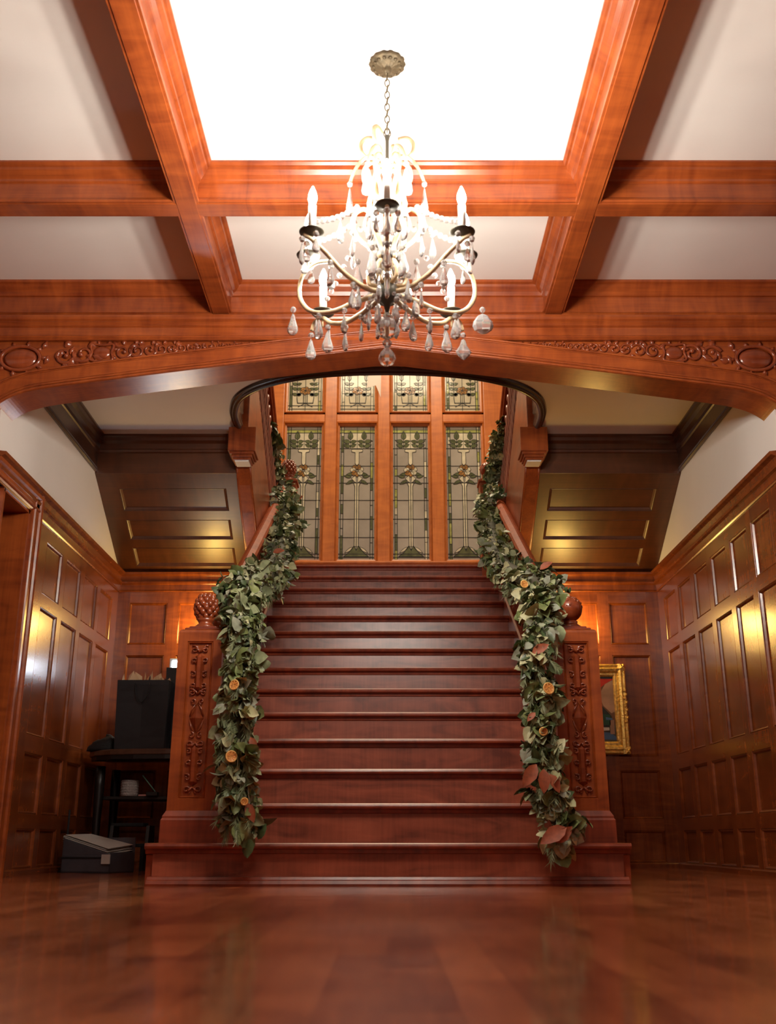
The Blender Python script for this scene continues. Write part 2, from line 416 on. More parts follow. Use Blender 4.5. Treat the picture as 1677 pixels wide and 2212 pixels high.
for sx in (-1, 1):
    fr = MB(); r = random.Random(11)
    YF = 4.574
    x = 0.52; k = 0
    while x < 1.92:
        lo, hi = zA(x)+0.106, 2.568; h = hi-lo
        if h < 0.012: x += 0.03; continue
        if abs(x-1.44) < 0.075 or x > 1.72: x += 0.03; continue
        R = min(0.055, h*0.42); cz = (lo+hi)/2; s = 1 if k % 2 == 0 else -1
        p = spiral(sx*x, cz, R, 0.4*s+PI*(k % 2), 1.15, YF, s*sx, 16, -0.010)
        fr.tube(p, taper(17, R*0.20, R*0.10), 6)
        fr.ball(p[-1], R*0.24, 8, 5)
        for q in range(3):
            a = r.uniform(0, 2*PI)
            leaf_lump(fr, sx*x+R*0.9*math.cos(a), cz+R*0.8*math.sin(a), YF, R*1.0, R*0.38, a+r.uniform(-.6, .6), h=0.014)
        x += max(0.035, R*1.75); k += 1
    # cartouche and oval medallion
    cx, cz, R = sx*1.44, 2.51, 0.05
    c = [(cx+a*0.058, YF-0.006, cz+b*0.046) for a, b in [(-1, -.7), (-.8, -1), (0, -1.15), (.8, -1), (1, -.7), (.85, 0), (1, .7), (.8, 1), (0, .85), (-.8, 1), (-1, .7), (-.85, 0)]]
    fr.tube(catmull(c, 4, True), 0.007, 6, closed=True)
    fr.ball((cx, YF, cz), 0.046, 14, 8, sy=0.32, sx=1.0, sz=0.8)
    for q in range(8):
        a = q*PI/4+0.3; leaf_lump(fr, cx+0.055*math.cos(a), cz+0.045*math.sin(a), YF, 0.03, 0.011, a, h=0.012)
    cx, cz = sx*1.845, 2.475
    fr.tube([(cx+0.098*math.cos(a), YF-0.008, cz+0.066*math.sin(a)) for a in [2*PI*i/28 for i in range(28)]], 0.010, 6, closed=True)
    fr.ball((cx, YF, cz), 0.085, 20, 10, sy=0.28, sz=0.66)
    for q in range(10):
        a = q*PI/5; leaf_lump(fr, cx+0.10*math.cos(a), cz+0.068*math.sin(a), YF, 0.034, 0.013, a+0.3, h=0.014)
    for q in range(5):
        xx = sx*(1.60+0.035*q); leaf_lump(fr, xx, 2.50+0.03*math.sin(q*2), YF, 0.05, 0.016, PI/2*(-1)**q+0.4*sx, h=0.015)
    fr.build('carved_spandrel', CARVE, arch)

# ------------------------------------------------------------------ alcove walls
ROWS = [(0.035, 0.235), (0.308, 0.622), (0.713, 1.403), (1.478, 1.777)]
def cornice(mb, p0, p1, A, mi=0):
    pr = [(0, 1.855), (0.006, 1.855), (0.010, 1.862), (0.006, 1.870), (0.010, 1.905), (0.024, 1.912), (0.028, 1.925), (0.016, 1.932),
          (0.022, 1.965), (0.045, 1.975), (0.050, 1.990), (0.0, 1.996)]
    mb.sweep(pr, p0, p1, A, (0, 0, 1), mi)
def base(mb, p0, p1, A, mi=0):
    mb.sweep([(0, 0), (0.016, 0), (0.016, 0.026), (0.010, 0.032), (0, 0.034)], p0, p1, A, (0, 0, 1), mi)
PW = 0.072
for side, sx in (('left', -1), ('right', 1)):
    w = thing('wall_'+side, (sx*SW, 5.9, 0), 'panelled mahogany wall with cream plaster above, at the %s of the stairs' % side, 'wall', kind=S)
    m = MB(); X0, X1 = sorted((sx*(SW+0.035), sx*(SW+0.20)))
    ylo = 4.60
    if sx < 0:
        m.box(X0, X1, 5.14, 9.9, 0, 5.7); m.box(X0, X1, ylo, 5.14, 1.86, 5.7); m.box(X0, X1, ylo, 4.76, 0, 1.86)
    else: m.box(X0, X1, ylo, 9.9, 0, 5.7)
    m.build('wall_core', CREAM, w)
    # plaster field in front of the core
    p = MB(); a, b = sorted((sx*(SW+0.002), sx*(SW+0.036))); p.box(a, b, ylo, YB, 1.98, 2.50); p.box(a, b, ylo, 9.7, 2.50, 5.7); p.build('plaster', CREAM, w)
    cols = []; y = 6.855; pitch = 0.370 if sx < 0 else 0.352
    lim = 5.30 if sx < 0 else 4.62
    while y-(pitch-PW) > lim: cols.append((y-(pitch-PW), y)); y -= pitch
    m = MB(); m.relief((sx*SW, 0, 0), (0, 1, 0), (0, 0, 1), (-sx, 0, 0), 5.25 if sx < 0 else ylo, YB, 0, 1.86, sorted(cols), ROWS, back=0.034)
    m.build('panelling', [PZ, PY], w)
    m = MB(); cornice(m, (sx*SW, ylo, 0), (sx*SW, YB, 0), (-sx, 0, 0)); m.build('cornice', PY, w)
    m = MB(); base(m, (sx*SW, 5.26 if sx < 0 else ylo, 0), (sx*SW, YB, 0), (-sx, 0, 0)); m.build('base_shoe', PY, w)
    # dark frieze under the alcove ceiling
    fz = [(0, 2.47), (0.010, 2.470), (0.016, 2.480), (0.010, 2.492), (0.014, 2.50), (0.008, 2.508), (0.008, 2.60), (0.016, 2.606), (0.022, 2.622), (0.014, 2.630),
          (0.020, 2.665), (0.036, 2.68), (0.042, 2.70), (0.05, 2.708), (0.05, AZ+0.01), (0, AZ+0.01)]
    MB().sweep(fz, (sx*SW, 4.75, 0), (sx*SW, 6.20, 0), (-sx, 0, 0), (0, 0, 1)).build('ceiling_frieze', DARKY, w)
    # back wall beside the stairs
    bw = thing('wall_back_'+side, (sx*1.4, YB, 0), 'low panelled mahogany wall behind the %s newel post' % side, 'wall', kind=S)
    a, b = sorted((sx*0.90, sx*SW))
    MB().box(a, b, YB+0.035, YB+0.16, 0, 2.10).build('wall_core', WZ, bw)
    cc = [(1.565, 1.835), (1.222, 1.487), (0.94, 1.15)]
    cc = sorted([tuple(sorted((sx*p, sx*q))) for p, q in cc])
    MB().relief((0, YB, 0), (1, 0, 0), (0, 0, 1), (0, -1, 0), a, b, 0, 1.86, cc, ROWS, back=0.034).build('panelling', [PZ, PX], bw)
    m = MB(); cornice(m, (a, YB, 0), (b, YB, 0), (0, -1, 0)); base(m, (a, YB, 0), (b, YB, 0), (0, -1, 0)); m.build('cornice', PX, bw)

# left doorway
d = thing('door_1', (-SW, 5.0, 0), 'mahogany door casing at the far left edge with a dark opening', 'doorway', kind=S)
m = MB()
cas = [(0, 0), (0.012, 0), (0.018, 0.008), (0.026, 0.012), (0.026, 0.02), (0.020, 0.03), (0.020, 0.075), (0.030, 0.082), (0.034, 0.098), (0.020, 0.110), (0, 0.112)]
m.sweep(cas, (-SW, 5.14, 0), (-SW, 5.14, 1.97), (1, 0, 0), (0, 1, 0))
m.build('jamb_casing', WZ, d)
m = MB(); m.sweep(cas, (-SW, 4.60, 1.862), (-SW, 5.252, 1.862), (1, 0, 0), (0, 0, 1)); m.build('head_casing', WY, d)
m = MB(); m.box(-2.24, -SW, 5.12, 5.142, 0, 1.862); m.box(-2.24, -SW, 4.76, 5.142, 1.84, 1.862); m.box(-2.24, -SW, 4.755, 4.775, 0, 1.862); m.build('lining', WZ, d)
MB().relief((-2.2, 0, 0), (0, 1, 0), (0, 0, 1), (1, 0, 0), 4.775, 5.12, 0.01, 1.84, [(4.84, 5.05)], [(0.15, 0.8), (0.95, 1.7)], back=0.035).build('door_leaf', [WZ, WY], d)

# hall side walls and the wall behind the viewer
for side, sx in (('hall_left', -1), ('hall_right', 1)):
    w = thing('wall_'+side, (sx*3.3, 0.5, 0), 'panelled wall of the front hall on the %s' % side[5:], 'wall', kind=S)
    a, b = sorted((sx*3.3, sx*3.45)); MB().box(a, b, -3.7, 4.7, 0, 3.0).build('wall_core', CREAM, w)
    cols = [(-3.4+0.42*i, -3.4+0.42*i+0.34) for i in range(18)]
    MB().relief((sx*3.27, 0, 0), (0, 1, 0), (0, 0, 1), (-sx, 0, 0), -3.6, 4.56, 0, 1.86, cols, ROWS, back=0.03).build('panelling', [WZ, WY], w)
w = thing('wall_front', (0, -3.6, 0), 'panelled wall of the hall behind the viewer', 'wall', kind=S)
MB().box(-3.4, 3.4, -3.75, -3.6, 0, 3.0).build('wall_core', WZ, w)
MB().relief((0, -3.57, 0), (1, 0, 0), (0, 0, 1), (0, 1, 0), -3.27, 3.27, 0, 2.7, [(-3.2+0.5*i, -3.2+0.5*i+0.4) for i in range(13)], [(0.1, 0.9), (1.0, 1.8), (1.9, 2.6)], back=0.03).build('panelling', [WZ, WX], w)
tag(MB().box(-3.4, 3.4, 4.60, 4.72, 3.0, 5.8).build('wall_upper_front', CREAM), 'cream wall of the upper storey above the arch', 'wall', kind=S)
tag(MB().box(-2.2, 2.2, 4.6, 9.9, 5.7, 5.82).build('ceiling_upper', CREAM), 'cream ceiling over the stair landing', 'ceiling', kind=S)

# ------------------------------------------------------------------ alcove ceiling with its oval well
well_half = [(0.0, 5.19), (0.20, 5.198), (0.38, 5.225), (0.55, 5.275), (0.70, 5.350), (0.82, 5.450), (0.905, 5.58), (0.950, 5.74), (0.962, 5.86), (0.962, 5.985)]
wh = [(p.x, p.y) for p in catmull([Vector((a, b, 0)) for a, b in [(-.2, 5.198)]+well_half], 5)][5:]
well = [(-a, b) for a, b in reversed(wh[1:])]+wh
slab = [(-0.962, 6.0)]*0+well+[(0.962, 6.22), (SW+0.03, 6.22), (SW+0.03, 4.74), (-SW-0.03, 4.74), (-SW-0.03, 6.22), (-0.962, 6.22)]
tag(MB().prism(slab, 'z', AZ, 3.02).build('ceiling_alcove', CREAM), 'cream plaster ceiling of the alcove around the oval stairwell opening', 'ceiling', kind=S)
def wnorm(i):
    a = Vector(well[max(0, i-1)]); b = Vector(well[min(len(well)-1, i+1)]); t = (b-a).normalized()
    return Vector((t.y, -t.x, 0))     # towards the viewer, out of the well
prof = [(0.030, 0.02), (0.034, -0.004), (0.028, -0.016), (0.016, -0.020), (0.012, -0.030), (-0.004, -0.036), (-0.018, -0.030), (-0.024, -0.016), (-0.030, -0.008),
        (-0.022, 0.06), (-0.030, 0.075), (-0.030, 0.33), (0.0, 0.33), (0.0, 0.02)]
m = MB(); m.sweep_path(prof, [(x, y, AZ) for x, y in well], wnorm, (0, 0, 1))
o = m.build('trim_2', DARK, bevel=0.002); tag(o, 'dark curved moulding edging the oval stairwell opening', 'moulding', kind=S)

# fascia and sloping soffits of the two return flights
for side, sx in (('left', -1), ('right', 1)):
    u = thing('upper_flight_'+side, (sx*1.4, 6.6, 2.0), 'sloping panelled underside of the return flight on the %s' % side, 'staircase', kind=S)
    a, b = sorted((sx*0.975, sx*SW))
    fz2 = [(0.01, 2.46), (-0.004, 2.46), (-0.004, 2.60), (-0.014, 2.606), (-0.020, 2.620), (-0.010, 2.630), (-0.014, 2.665), (-0.034, 2.68), (-0.040, 2.70), (-0.05, 2.708), (-0.05, AZ+0.01), (0.01, AZ+0.01)]
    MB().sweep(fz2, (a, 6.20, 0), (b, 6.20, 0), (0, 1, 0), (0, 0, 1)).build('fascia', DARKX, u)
    sl = Vector((0, 6.20-7.0, 2.46-1.99)); ln = sl.length; V = sl.normalized()
    N = Vector((0, -V.z, V.y)); N = N if N.z < 0 else -N
    MB().relief((0, 7.0, 1.99), (1, 0, 0), V, N, a, b, 0, ln, [(a+(0.13 if sx < 0 else 0.10), b-(0.10 if sx < 0 else 0.13))],
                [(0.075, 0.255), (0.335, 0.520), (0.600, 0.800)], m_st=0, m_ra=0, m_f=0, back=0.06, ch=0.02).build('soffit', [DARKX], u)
    # string board beside the well with a swept lower edge
    zt = lambda y: LZ+0.12+max(0, (7.65-y))*0.593
    low = [(8.1, 2.02), (7.3, 1.97), (6.98, 1.955), (6.75, 2.08), (6.45, 2.27), (6.26, 2.40), (6.15, 2.50), (6.04, 2.50)]
    top = [(6.04, zt(6.25)), (6.25, zt(6.25)), (7.55, zt(7.55)), (8.1, LZ+0.06)]
    xa, xb = sorted((sx*0.905, sx*0.985))
    MB().prism(low+top, 'x', xa, xb).build('string_board', WZ, u, bevel=0.004)
    xa, xb = sorted((sx*0.965, sx*0.985)); MB().prism([(6.04, 2.6), (8.1, 2.3), (8.1, 3.2), (7.75, 3.2), (6.04, 4.25)], 'x', xa, xb).build('backing_panel', DARKX, u)
    m = MB()
    for dz, rr in ((0.012, 0.010), (0.045, 0.006)):
        for xx in (sx*0.903, sx*0.987): m.tube([(xx, y, z+dz) for y, z in low[:-1]], rr, 6)
    m.build('string_moulding', WZ, u)
    # steps of the return flight
    m = MB(); x0, x1 = sorted((sx*0.985, sx*SW))
    for i in range(4):
        m.box(x0, x1, 7.15-0.3*i, 7.45-0.3*i, 2.06+0.587*(7.0-(7.15-0.3*i)), LZ+0.17*(i+1))
    m.build('steps', SX, u)
    # pendant drop box under the well corner
    c = thing('trim_%d' % (3 if sx < 0 else 4), (sx*0.945, 6.08, 2.5), 'square mahogany drop block under the %s end of the oval moulding' % side, 'moulding', kind=S)
    m = MB(); xc = sx*0.935
    m.box(xc-0.088, xc+0.088, 5.98, 6.16, 2.535, 2.70)
    m.box(xc-0.078, xc+0.078, 5.99, 6.15, 2.518, 2.537)
    m.box(xc-0.066, xc+0.066, 6.00, 6.14, 2.500, 2.520)
    m.box(xc-0.058, xc+0.058, 6.01, 6.13, 2.485, 2.502)
    m.build('drop_block', WZ, c, bevel=0.004)
    MB().box(xc-0.045, xc+0.045, 6.02, 6.12, 2.476, 2.486).build('drop_panel', CREAM, c, bevel=0.002)

# ------------------------------------------------------------------ main staircase
st = thing('staircase', (0, 4.35, 0), 'broad mahogany staircase rising between two carved newel posts to the window landing', 'staircase')
for n in range(NS):
    y = Y1+TR*n; z = RI*(n+1)
    hw = 1.0 if n == 0 else 0.845
    last = n == NS-1
    m = MB()
    y2 = YW+0.02 if last else y+TR+0.05
    pr = [(y2, z), (y+0.010, z), (y+0.003, z-0.004), (y, z-0.012), (y+0.003, z-0.020), (y+0.010, z-0.024), (y+0.026, z-0.026), (y+0.030, z-0.040), (y+0.036, z-0.043), (y2, z-0.043)]
    m.prism(pr, 'x', -hw, hw)
    m.build('tread' if not last else 'landing', SX, st)
    m = MB()
    h2 = hw-0.03 if n == 0 else hw
    m.box(-h2, h2, y+0.036, y+0.06, z-RI, z-0.036)
    m.build('riser', RISER, st)
    if n == 0:
        m = MB(); base_p = [(4.362, 0), (4.352, 0), (4.350, 0.008), (4.356, 0.020), (4.366, 0.024), (4.372, 0.034), (4.388, 0.036), (4.388, 0)]
        m.prism(base_p, 'x', -0.985, 0.985)
        m.build('base_moulding', SX, st)
for sx in (-1, 1):
    a, b = sorted((sx*0.84, sx*0.885))
    y0, y1 = 4.62, 8.0
    MB().prism([(y0, nose(y0)-0.02), (y0, 0.12), (y1, nose(y1)-0.36), (y1, nose(y1)+0.055), (y0, nose(y0)+0.055)], 'x', a, b).build('stringer', SZ, st, bevel=0.004)
    MB().prism([(4.55, 0), (YB, 0), (YB, nose(YB)-0.3), (4.55, nose(4.55)-0.1)], 'x', sx*0.86, sx*0.90).build('side_panel', WZ, st)
    a, b = sorted((sx*0.90, sx*1.0)); MB().box(a, b-0.0, 4.40, 4.72, 0.0, 0.12).build('step_return', SZ, st)
    # closed string cap and hand rail
    def up(y, off): return (sx*0.862, y, nose(y)+off)
    cap = [(-0.032, 0), (0.032, 0), (0.032, 0.016), (0.02, 0.024), (-0.02, 0.024), (-0.032, 0.016)]
    MB().sweep(cap, up(4.62, 0.05), up(7.93, 0.05), (1, 0, 0), (0, 0, 1)).build('string_cap', SZ, st)
    RS = 0.82
    rail = [(-0.030, 0.0), (0.030, 0.0), (0.036, 0.014), (0.030, 0.024), (0.050, 0.036), (0.054, 0.056), (0.040, 0.072), (0.018, 0.084), (0, 0.088),
            (-0.018, 0.084), (-0.040, 0.072), (-0.054, 0.056), (-0.050, 0.036), (-0.030, 0.024), (-0.036, 0.014)]
    rail = [(a_*RS, b_) for a_, b_ in rail]
    WR = WRAIL
    MB().sweep(rail, up(4.60, 0.63), up(7.93, 0.63), (1, 0, 0), (0, 0, 1)).build('handrail', WR, st, bevel=0.002)
    # balusters
    prb = [(0.018, 0), (0.018, 0.06), (0.010, 0.07), (0.014, 0.09), (0.022, 0.16), (0.016, 0.24), (0.010, 0.30), (0.015, 0.32), (0.010, 0.34), (0.016, 0.42), (0.020, 0.50), (0.012, 0.54), (0.018, 0.56), (0.018, 0.60)]
    me = None
    for k in range(23):
        y = 4.76+0.14*k
        if me is None:
            o = MB().lathe(prb, (0, 0, 0), 8).build('baluster', SZ, st, loc=(0, 0, 0)); me = o
        else:
            o = me.copy(); COL.objects.link(o); o.parent = st
        o.location = (sx*0.862, y-4.35, nose(y)+0.05)
    # return-flight rail and its balusters
    def up2(y, off): return (sx*0.93, y, LZ+0.06+max(0, 7.75-y)*0.593+off)
    MB().sweep(rail, up2(7.95, 0.64), up2(6.2, 0.64), (1, 0, 0), (0, 0, 1)).build('return_handrail', WR, st, bevel=0.002)
    for k in range(20):
        y = 7.85-0.085*k
        o = me.copy(); COL.objects.link(o); o.parent = st; p = up2(y, 0.0); o.location = (p[0], y-4.35, p[2]); o.scale.z = 1.08

# newel posts -----------------------------------------------------------
def carving(mb, cx, yf, z0, z1, w):
    """relief on a newel face: scrolls, two long gems and a central pyramid"""
    H = z1-z0; zc = (z0+z1)/2
    def gem(z, hw, hh, d):
        mb.add([(cx-hw, yf, z), (cx, yf, z-hh), (cx+hw, yf, z), (cx, yf, z+hh), (cx, yf-d, z)], [(0, 1, 4), (1, 2, 4), (2, 3, 4), (3, 0, 4)])
    gem(zc, w*0.32, H*0.105, 0.030)
    for s in (-1, 1):
        zz = zc+s*H*0.315
        a, hh, d = w*0.21, H*0.115, 0.020
        mb.add([(cx-a, yf, zz-hh), (cx+a, yf, zz-hh), (cx+a, yf, zz+hh), (cx-a, yf, zz+hh), (cx, yf, zz-hh-0.014), (cx, yf, zz+hh+0.014),
                (cx-a*0.35, yf-d, zz-hh*0.92), (cx+a*0.35, yf-d, zz-hh*0.92), (cx+a*0.35, yf-d, zz+hh*0.92), (cx-a*0.35, yf-d, zz+hh*0.92)],
               [(0, 4, 6), (4, 7, 6), (4, 1, 7), (1, 2, 8, 7), (2, 5, 8), (5, 9, 8), (5, 3, 9), (3, 0, 6, 9), (6, 7, 8, 9)])
        for q in (-1, 1):
            for dz, sg, R in ((H*0.20*1, 1, 0.019), (H*0.10, -1, 0.016), (-H*0.02, 1, 0.016), (-H*0.115, -1, 0.014), (-H*0.175, 1, 0.017)):
                c0 = zz+s*dz*0.8
                p = spiral(cx+q*w*0.27, c0, R, PI/2*sg*s-q*0.6, 0.95, yf-0.003, q*sg*s, 12, -0.006)
                mb.tube(p, taper(13, 0.0050, 0.0025), 5); mb.ball(p[-1], 0.0045, 6, 4)
                leaf_lump(mb, cx+q*w*0.10, c0+R*0.2, yf, w*0.26, 0.008, (0.7*sg*s if q > 0 else PI-0.7*sg*s), h=0.010)
    for s in (-1, 1):
        for q in (-1, 1):
            z2 = zc+s*H*0.115
            p = spiral(cx+q*w*0.20, z2, 0.015, -s*PI/2, 0.9, yf-0.003, -q*s, 12, -0.006)
            mb.tube(p, taper(13, 0.005, 0.0025), 5); mb.ball(p[-1], 0.0045, 6, 4)
            mb.tube([(cx+q*w*0.06, yf-0.003, zc+s*H*0.10), (cx+q*w*0.22, yf-0.005, zc+s*H*0.06), (cx+q*w*0.30, yf-0.003, zc+s*H*0.015)], 0.0035, 5)
            mb.tube([(cx, yf-0.003, zc+s*H*0.455), (cx+q*w*0.12, yf-0.007, zc+s*H*0.475), (cx+q*w*0.32, yf-0.003, zc+s*H*0.49)], [0.005, 0.006, 0.003], 5)
            mb.tube([(cx, yf-0.003, zc+s*H*0.16), (cx+q*w*0.1, yf-0.008, zc+s*H*0.185), (cx+q*w*0.30, yf-0.003, zc+s*H*0.175)], [0.005, 0.006, 0.003], 5)
    return mb

def finial_mesh(kind):
    m = MB(); 
    if kind == 'artichoke':
        m.lathe([(0.050, 0), (0.052, 0.008), (0.040, 0.016), (0.032, 0.024), (0.034, 0.032), (0.044, 0.044)], (0, 0, 0), 20)
        m.ball((0, 0, 0.098), 0.050, 16, 10, sz=1.2)
        for ring in range(6):
            zz = 0.055+ring*0.018; rr = 0.050*math.sqrt(max(0.08, 1-((zz-0.098)/0.062)**2))
            for k in range(9):
                a = 2*PI*(k+0.5*(ring % 2))/9
                m.ball((rr*math.cos(a)*0.92, rr*math.sin(a)*0.92, zz), 0.0145, 7, 5, sz=1.15)
    else:
        m.lathe([(0.050, 0), (0.052, 0.008), (0.040, 0.016), (0.032, 0.024), (0.034, 0.034)], (0, 0, 0), 20)
        m.ball((0, 0, 0.092), 0.058, 20, 14, sz=1.02)
        r = random.Random(5)
        for k in range(60):
            a = r.uniform(0, 2*PI); t = r.uniform(0.1, 1.45)
            rr = 0.0555; m.ball((rr*math.cos(a)*math.sin(t), rr*math.sin(a)*math.sin(t), 0.092+rr*math.cos(t)), r.uniform(0.004, 0.008), 6, 4)
    return m
for sx in (-1, 1):
    cx, cy = sx*0.835, 4.54
    post = MB()
    post.box(cx-0.104, cx+0.104, cy-0.104, cy+0.104, RI+0.10, 1.055)
    # slight taper towards the top
    vs = []
    for x, y, z in post.v:
        t = (z-RI)/(1.055-RI); k = 0.1035-0.006*t
        vs.append((cx+(k if x > cx else -k), cy+(k if y > cy else -k), z))
    # sunk panel on the four faces, built as frame strips around the shaft
    body = MB()
    def ring(z, k): return [(cx-k, cy-k, z), (cx+k, cy-k, z), (cx+k, cy+k, z), (cx-k, cy+k, z)]
    zs = [(RI+0.105, 0.1035), (1.060, 0.0975)]
    K = lambda z: 0.1035-0.006*(z-RI)/(0.89)
    z0, z1 = 0.345, 1.020
    PWD = 0.058
    for f in range(4):
        R = Matrix.Rotation(f*PI/2, 3, 'Z')
        def W(x, d, z, R=R):
            v = R @ Vector((x, -d, 0)); return (cx+v.x, cy+v.y, z)
        zb, zt_ = RI+0.105, 1.060
        def q(pts, mi=0): body.add([W(*p) for p in pts], [(0, 1, 2, 3)], mi)
        kb, k0, k1, kt = K(zb), K(z0), K(z1), K(zt_)
        q([(-kb, kb, zb), (kb, kb, zb), (k0, k0, z0), (-k0, k0, z0)])
        q([(-k1, k1, z1), (k1, k1, z1), (kt, kt, zt_), (-kt, kt, zt_)])
        for s in (-1, 1): q([(s*k0, k0, z0), (s*PWD, k0, z0), (s*PWD, k1, z1), (s*k1, k1, z1)])
        lv = [(0, 0), (0.003, 0.005), (0.006, 0.002), (0.011, 0.013)]
        for (i0, w0), (i1, w1) in zip(lv, lv[1:]):
            c0 = [(-PWD+i0, k0-w0, z0+i0), (PWD-i0, k0-w0, z0+i0), (PWD-i0, k1-w0, z1-i0), (-PWD+i0, k1-w0, z1-i0)]
            c1 = [(-PWD+i1, k0-w1, z0+i1), (PWD-i1, k0-w1, z0+i1), (PWD-i1, k1-w1, z1-i1), (-PWD+i1, k1-w1, z1-i1)]
            for e in range(4): q([c0[e], c0[(e+1) % 4], c1[(e+1) % 4], c1[e]])
        q([(-PWD+0.011, k0-0.013, z0+0.011), (PWD-0.011, k0-0.013, z0+0.011), (PWD-0.011, k1-0.013, z1-0.011), (-PWD+0.011, k1-0.013, z1-0.011)])
    kt = K(1.06)
    body.add(ring(1.060, kt)+ring(1.070, kt-0.004)+ring(1.076, kt-0.012), [(0, 1, 5, 4), (1, 2, 6, 5), (2, 3, 7, 6), (3, 0, 4, 7), (4, 5, 9, 8), (5, 6, 10, 9), (6, 7, 11, 10), (7, 4, 8, 11), (8, 9, 10, 11)])
    np_ = body.build('newel_post', [WZ], st)
    np_.name = 'newel_post'
    m = MB()
    for z, k in (((RI, 0.121), (RI+0.095, 0.121)),): pass
    zz = [(RI, 0.122), (RI+0.092, 0.121), (RI+0.100, 0.116), (RI+0.108, 0.116), (RI+0.122, 0.1075), (RI+0.130, 0.103)]
    vs = []; fs = []
    for z, k in zz: vs += ring(z, k)
    for i in range(len(zz)-1):
        for e in range(4): fs.append((i*4+e, i*4+(e+1) % 4, (i+1)*4+(e+1) % 4, (i+1)*4+e))
    fs += [(3, 2, 1, 0), tuple(range((len(zz)-1)*4, len(zz)*4))]
    m.add(vs, fs); m.build('plinth', SX, np_, loc=(0, 0, 0))
    m = MB(); m.box(cx-0.078, cx+0.078, cy-0.078, cy+0.078, 1.074, 1.086); m.box(cx-0.062, cx+0.062, cy-0.062, cy+0.062, 1.084, 1.096)
    m.build('cap', SZ, np_, bevel=0.005, loc=(0, 0, 0))
    fin = finial_mesh('artichoke' if sx < 0 else 'ball').build('finial', CARVE, np_, loc=(cx, cy, 1.094))
    cm = MB(); carving(cm, 0, 0, z0+0.02, z1-0.02, 0.096)
    lean = math.atan((K(z0)-K(z1))/(z1-z0))
    for f, (px, py) in ((0, (0, -1)), (1, (-sx, 0))):
        c2 = MB(); c2.v = [(x, y, z) for x, y, z in cm.v]; c2.f = list(cm.f); c2.m = list(cm.m); c2.sm = list(cm.sm)
        out = []
        for x, y, z in c2.v:
            d_ = K(z)-0.013-y
            if f == 0: out.append((cx+x, cy-d_, z))
            else: out.append((cx-sx*d_, cy+x*sx, z))
        c2.v = out
        c2.build('carved_panel', CARVE, np_, loc=(0, 0, 0))
    # landing newel
    X, Y = sx*0.845, 8.03
    m = MB(); m.box(X-0.074, X+0.074, Y-0.074, Y+0.074, 2.20, 3.03)
    u = m.build('landing_newel', WZ, st, bevel=0.004)
    m = MB(); m.box(X-0.086, X+0.086, Y-0.086, Y+0.086, 3.03, 3.052); m.box(X-0.070, X+0.070, Y-0.070, Y+0.070, 3.050, 3.066)
    m.add([(X-0.052, Y-0.0755, 2.84), (X+0.052, Y-0.0755, 2.84), (X+0.052, Y-0.0755, 3.0), (X-0.052, Y-0.0755, 3.0)], [(0, 1, 2, 3)])
    for a, b, c, e in ((-0.055, 0.055, 2.83, 2.84), (-0.055, 0.055, 3.0, 3.01), (-0.055, -0.045, 2.83, 3.01), (0.045, 0.055, 2.83, 3.01)): m.box(X+a, X+b, Y-0.082, Y-0.07, c, e)
    m.build('cap', WZ, u, bevel=0.003, loc=(0, 0, 0))
    f2 = finial_mesh('artichoke' if sx < 0 else 'ball').build('finial', CARVE, u, loc=(X, Y, 3.062)); f2.scale = (1.15, 1.15, 1.15)

# ------------------------------------------------------------------ window wall
ww = thing('wall_window', (0, YW, 2.4), 'warm wooden mullioned wall above the landing holding leaded lights', 'wall', kind=S)
LW = 0.365; PITCH = 0.551
XC = [(-1.5+i)*PITCH-0.072*0+0.0 for i in range(4)]
XC = [-0.880, -0.334, 0.212, 0.757]; XC = [x+0.018 for x in XC]
XC = [-1.52]+XC+[1.43]
ZB0, ZB1, ZT0, ZT1 = 2.805, 4.225, 4.40, 5.10
hb = 0.030
ub = sorted([-SW-0.03, SW+0.03]+[x-LW/2-hb for x in XC]+[x+LW/2+hb for x in XC])
m = MB()
for i in range(0, len(ub), 2): m.box(ub[i], ub[i+1], YW-0.03, YW+0.10, 2.2, 5.7)   # mullions
m.build('mullions', HZ, ww, bevel=0.006)
m = MB()
for i in range(1, len(ub)-1, 2):
    m.box(ub[i], ub[i+1], YW-0.018, YW+0.10, 2.2, ZB0-0.03)
    m.box(ub[i], ub[i+1], YW-0.018, YW+0.10, ZB1+0.045, ZT0-0.045)
    m.box(ub[i], ub[i+1], YW-0.018, YW+0.10, ZT1+0.03, 5.7)
m.build('transoms', HX, ww, bevel=0.005)
sillp = [(YW, 2.70), (YW-0.05, 2.70), (YW-0.06, 2.715), (YW-0.05, 2.725), (YW-0.085, 2.74), (YW-0.09, 2.755), (YW-0.08, 2.768), (YW, 2.772)]
m = MB(); m.prism(sillp, 'x', -SW, SW); m.build('window_sill', HX, ww)
m = MB()
m.box(-2.1, 2.1, YW+0.10, YW+0.15, 2.2, 5.7); m.build('outer_boards', DARK, ww)

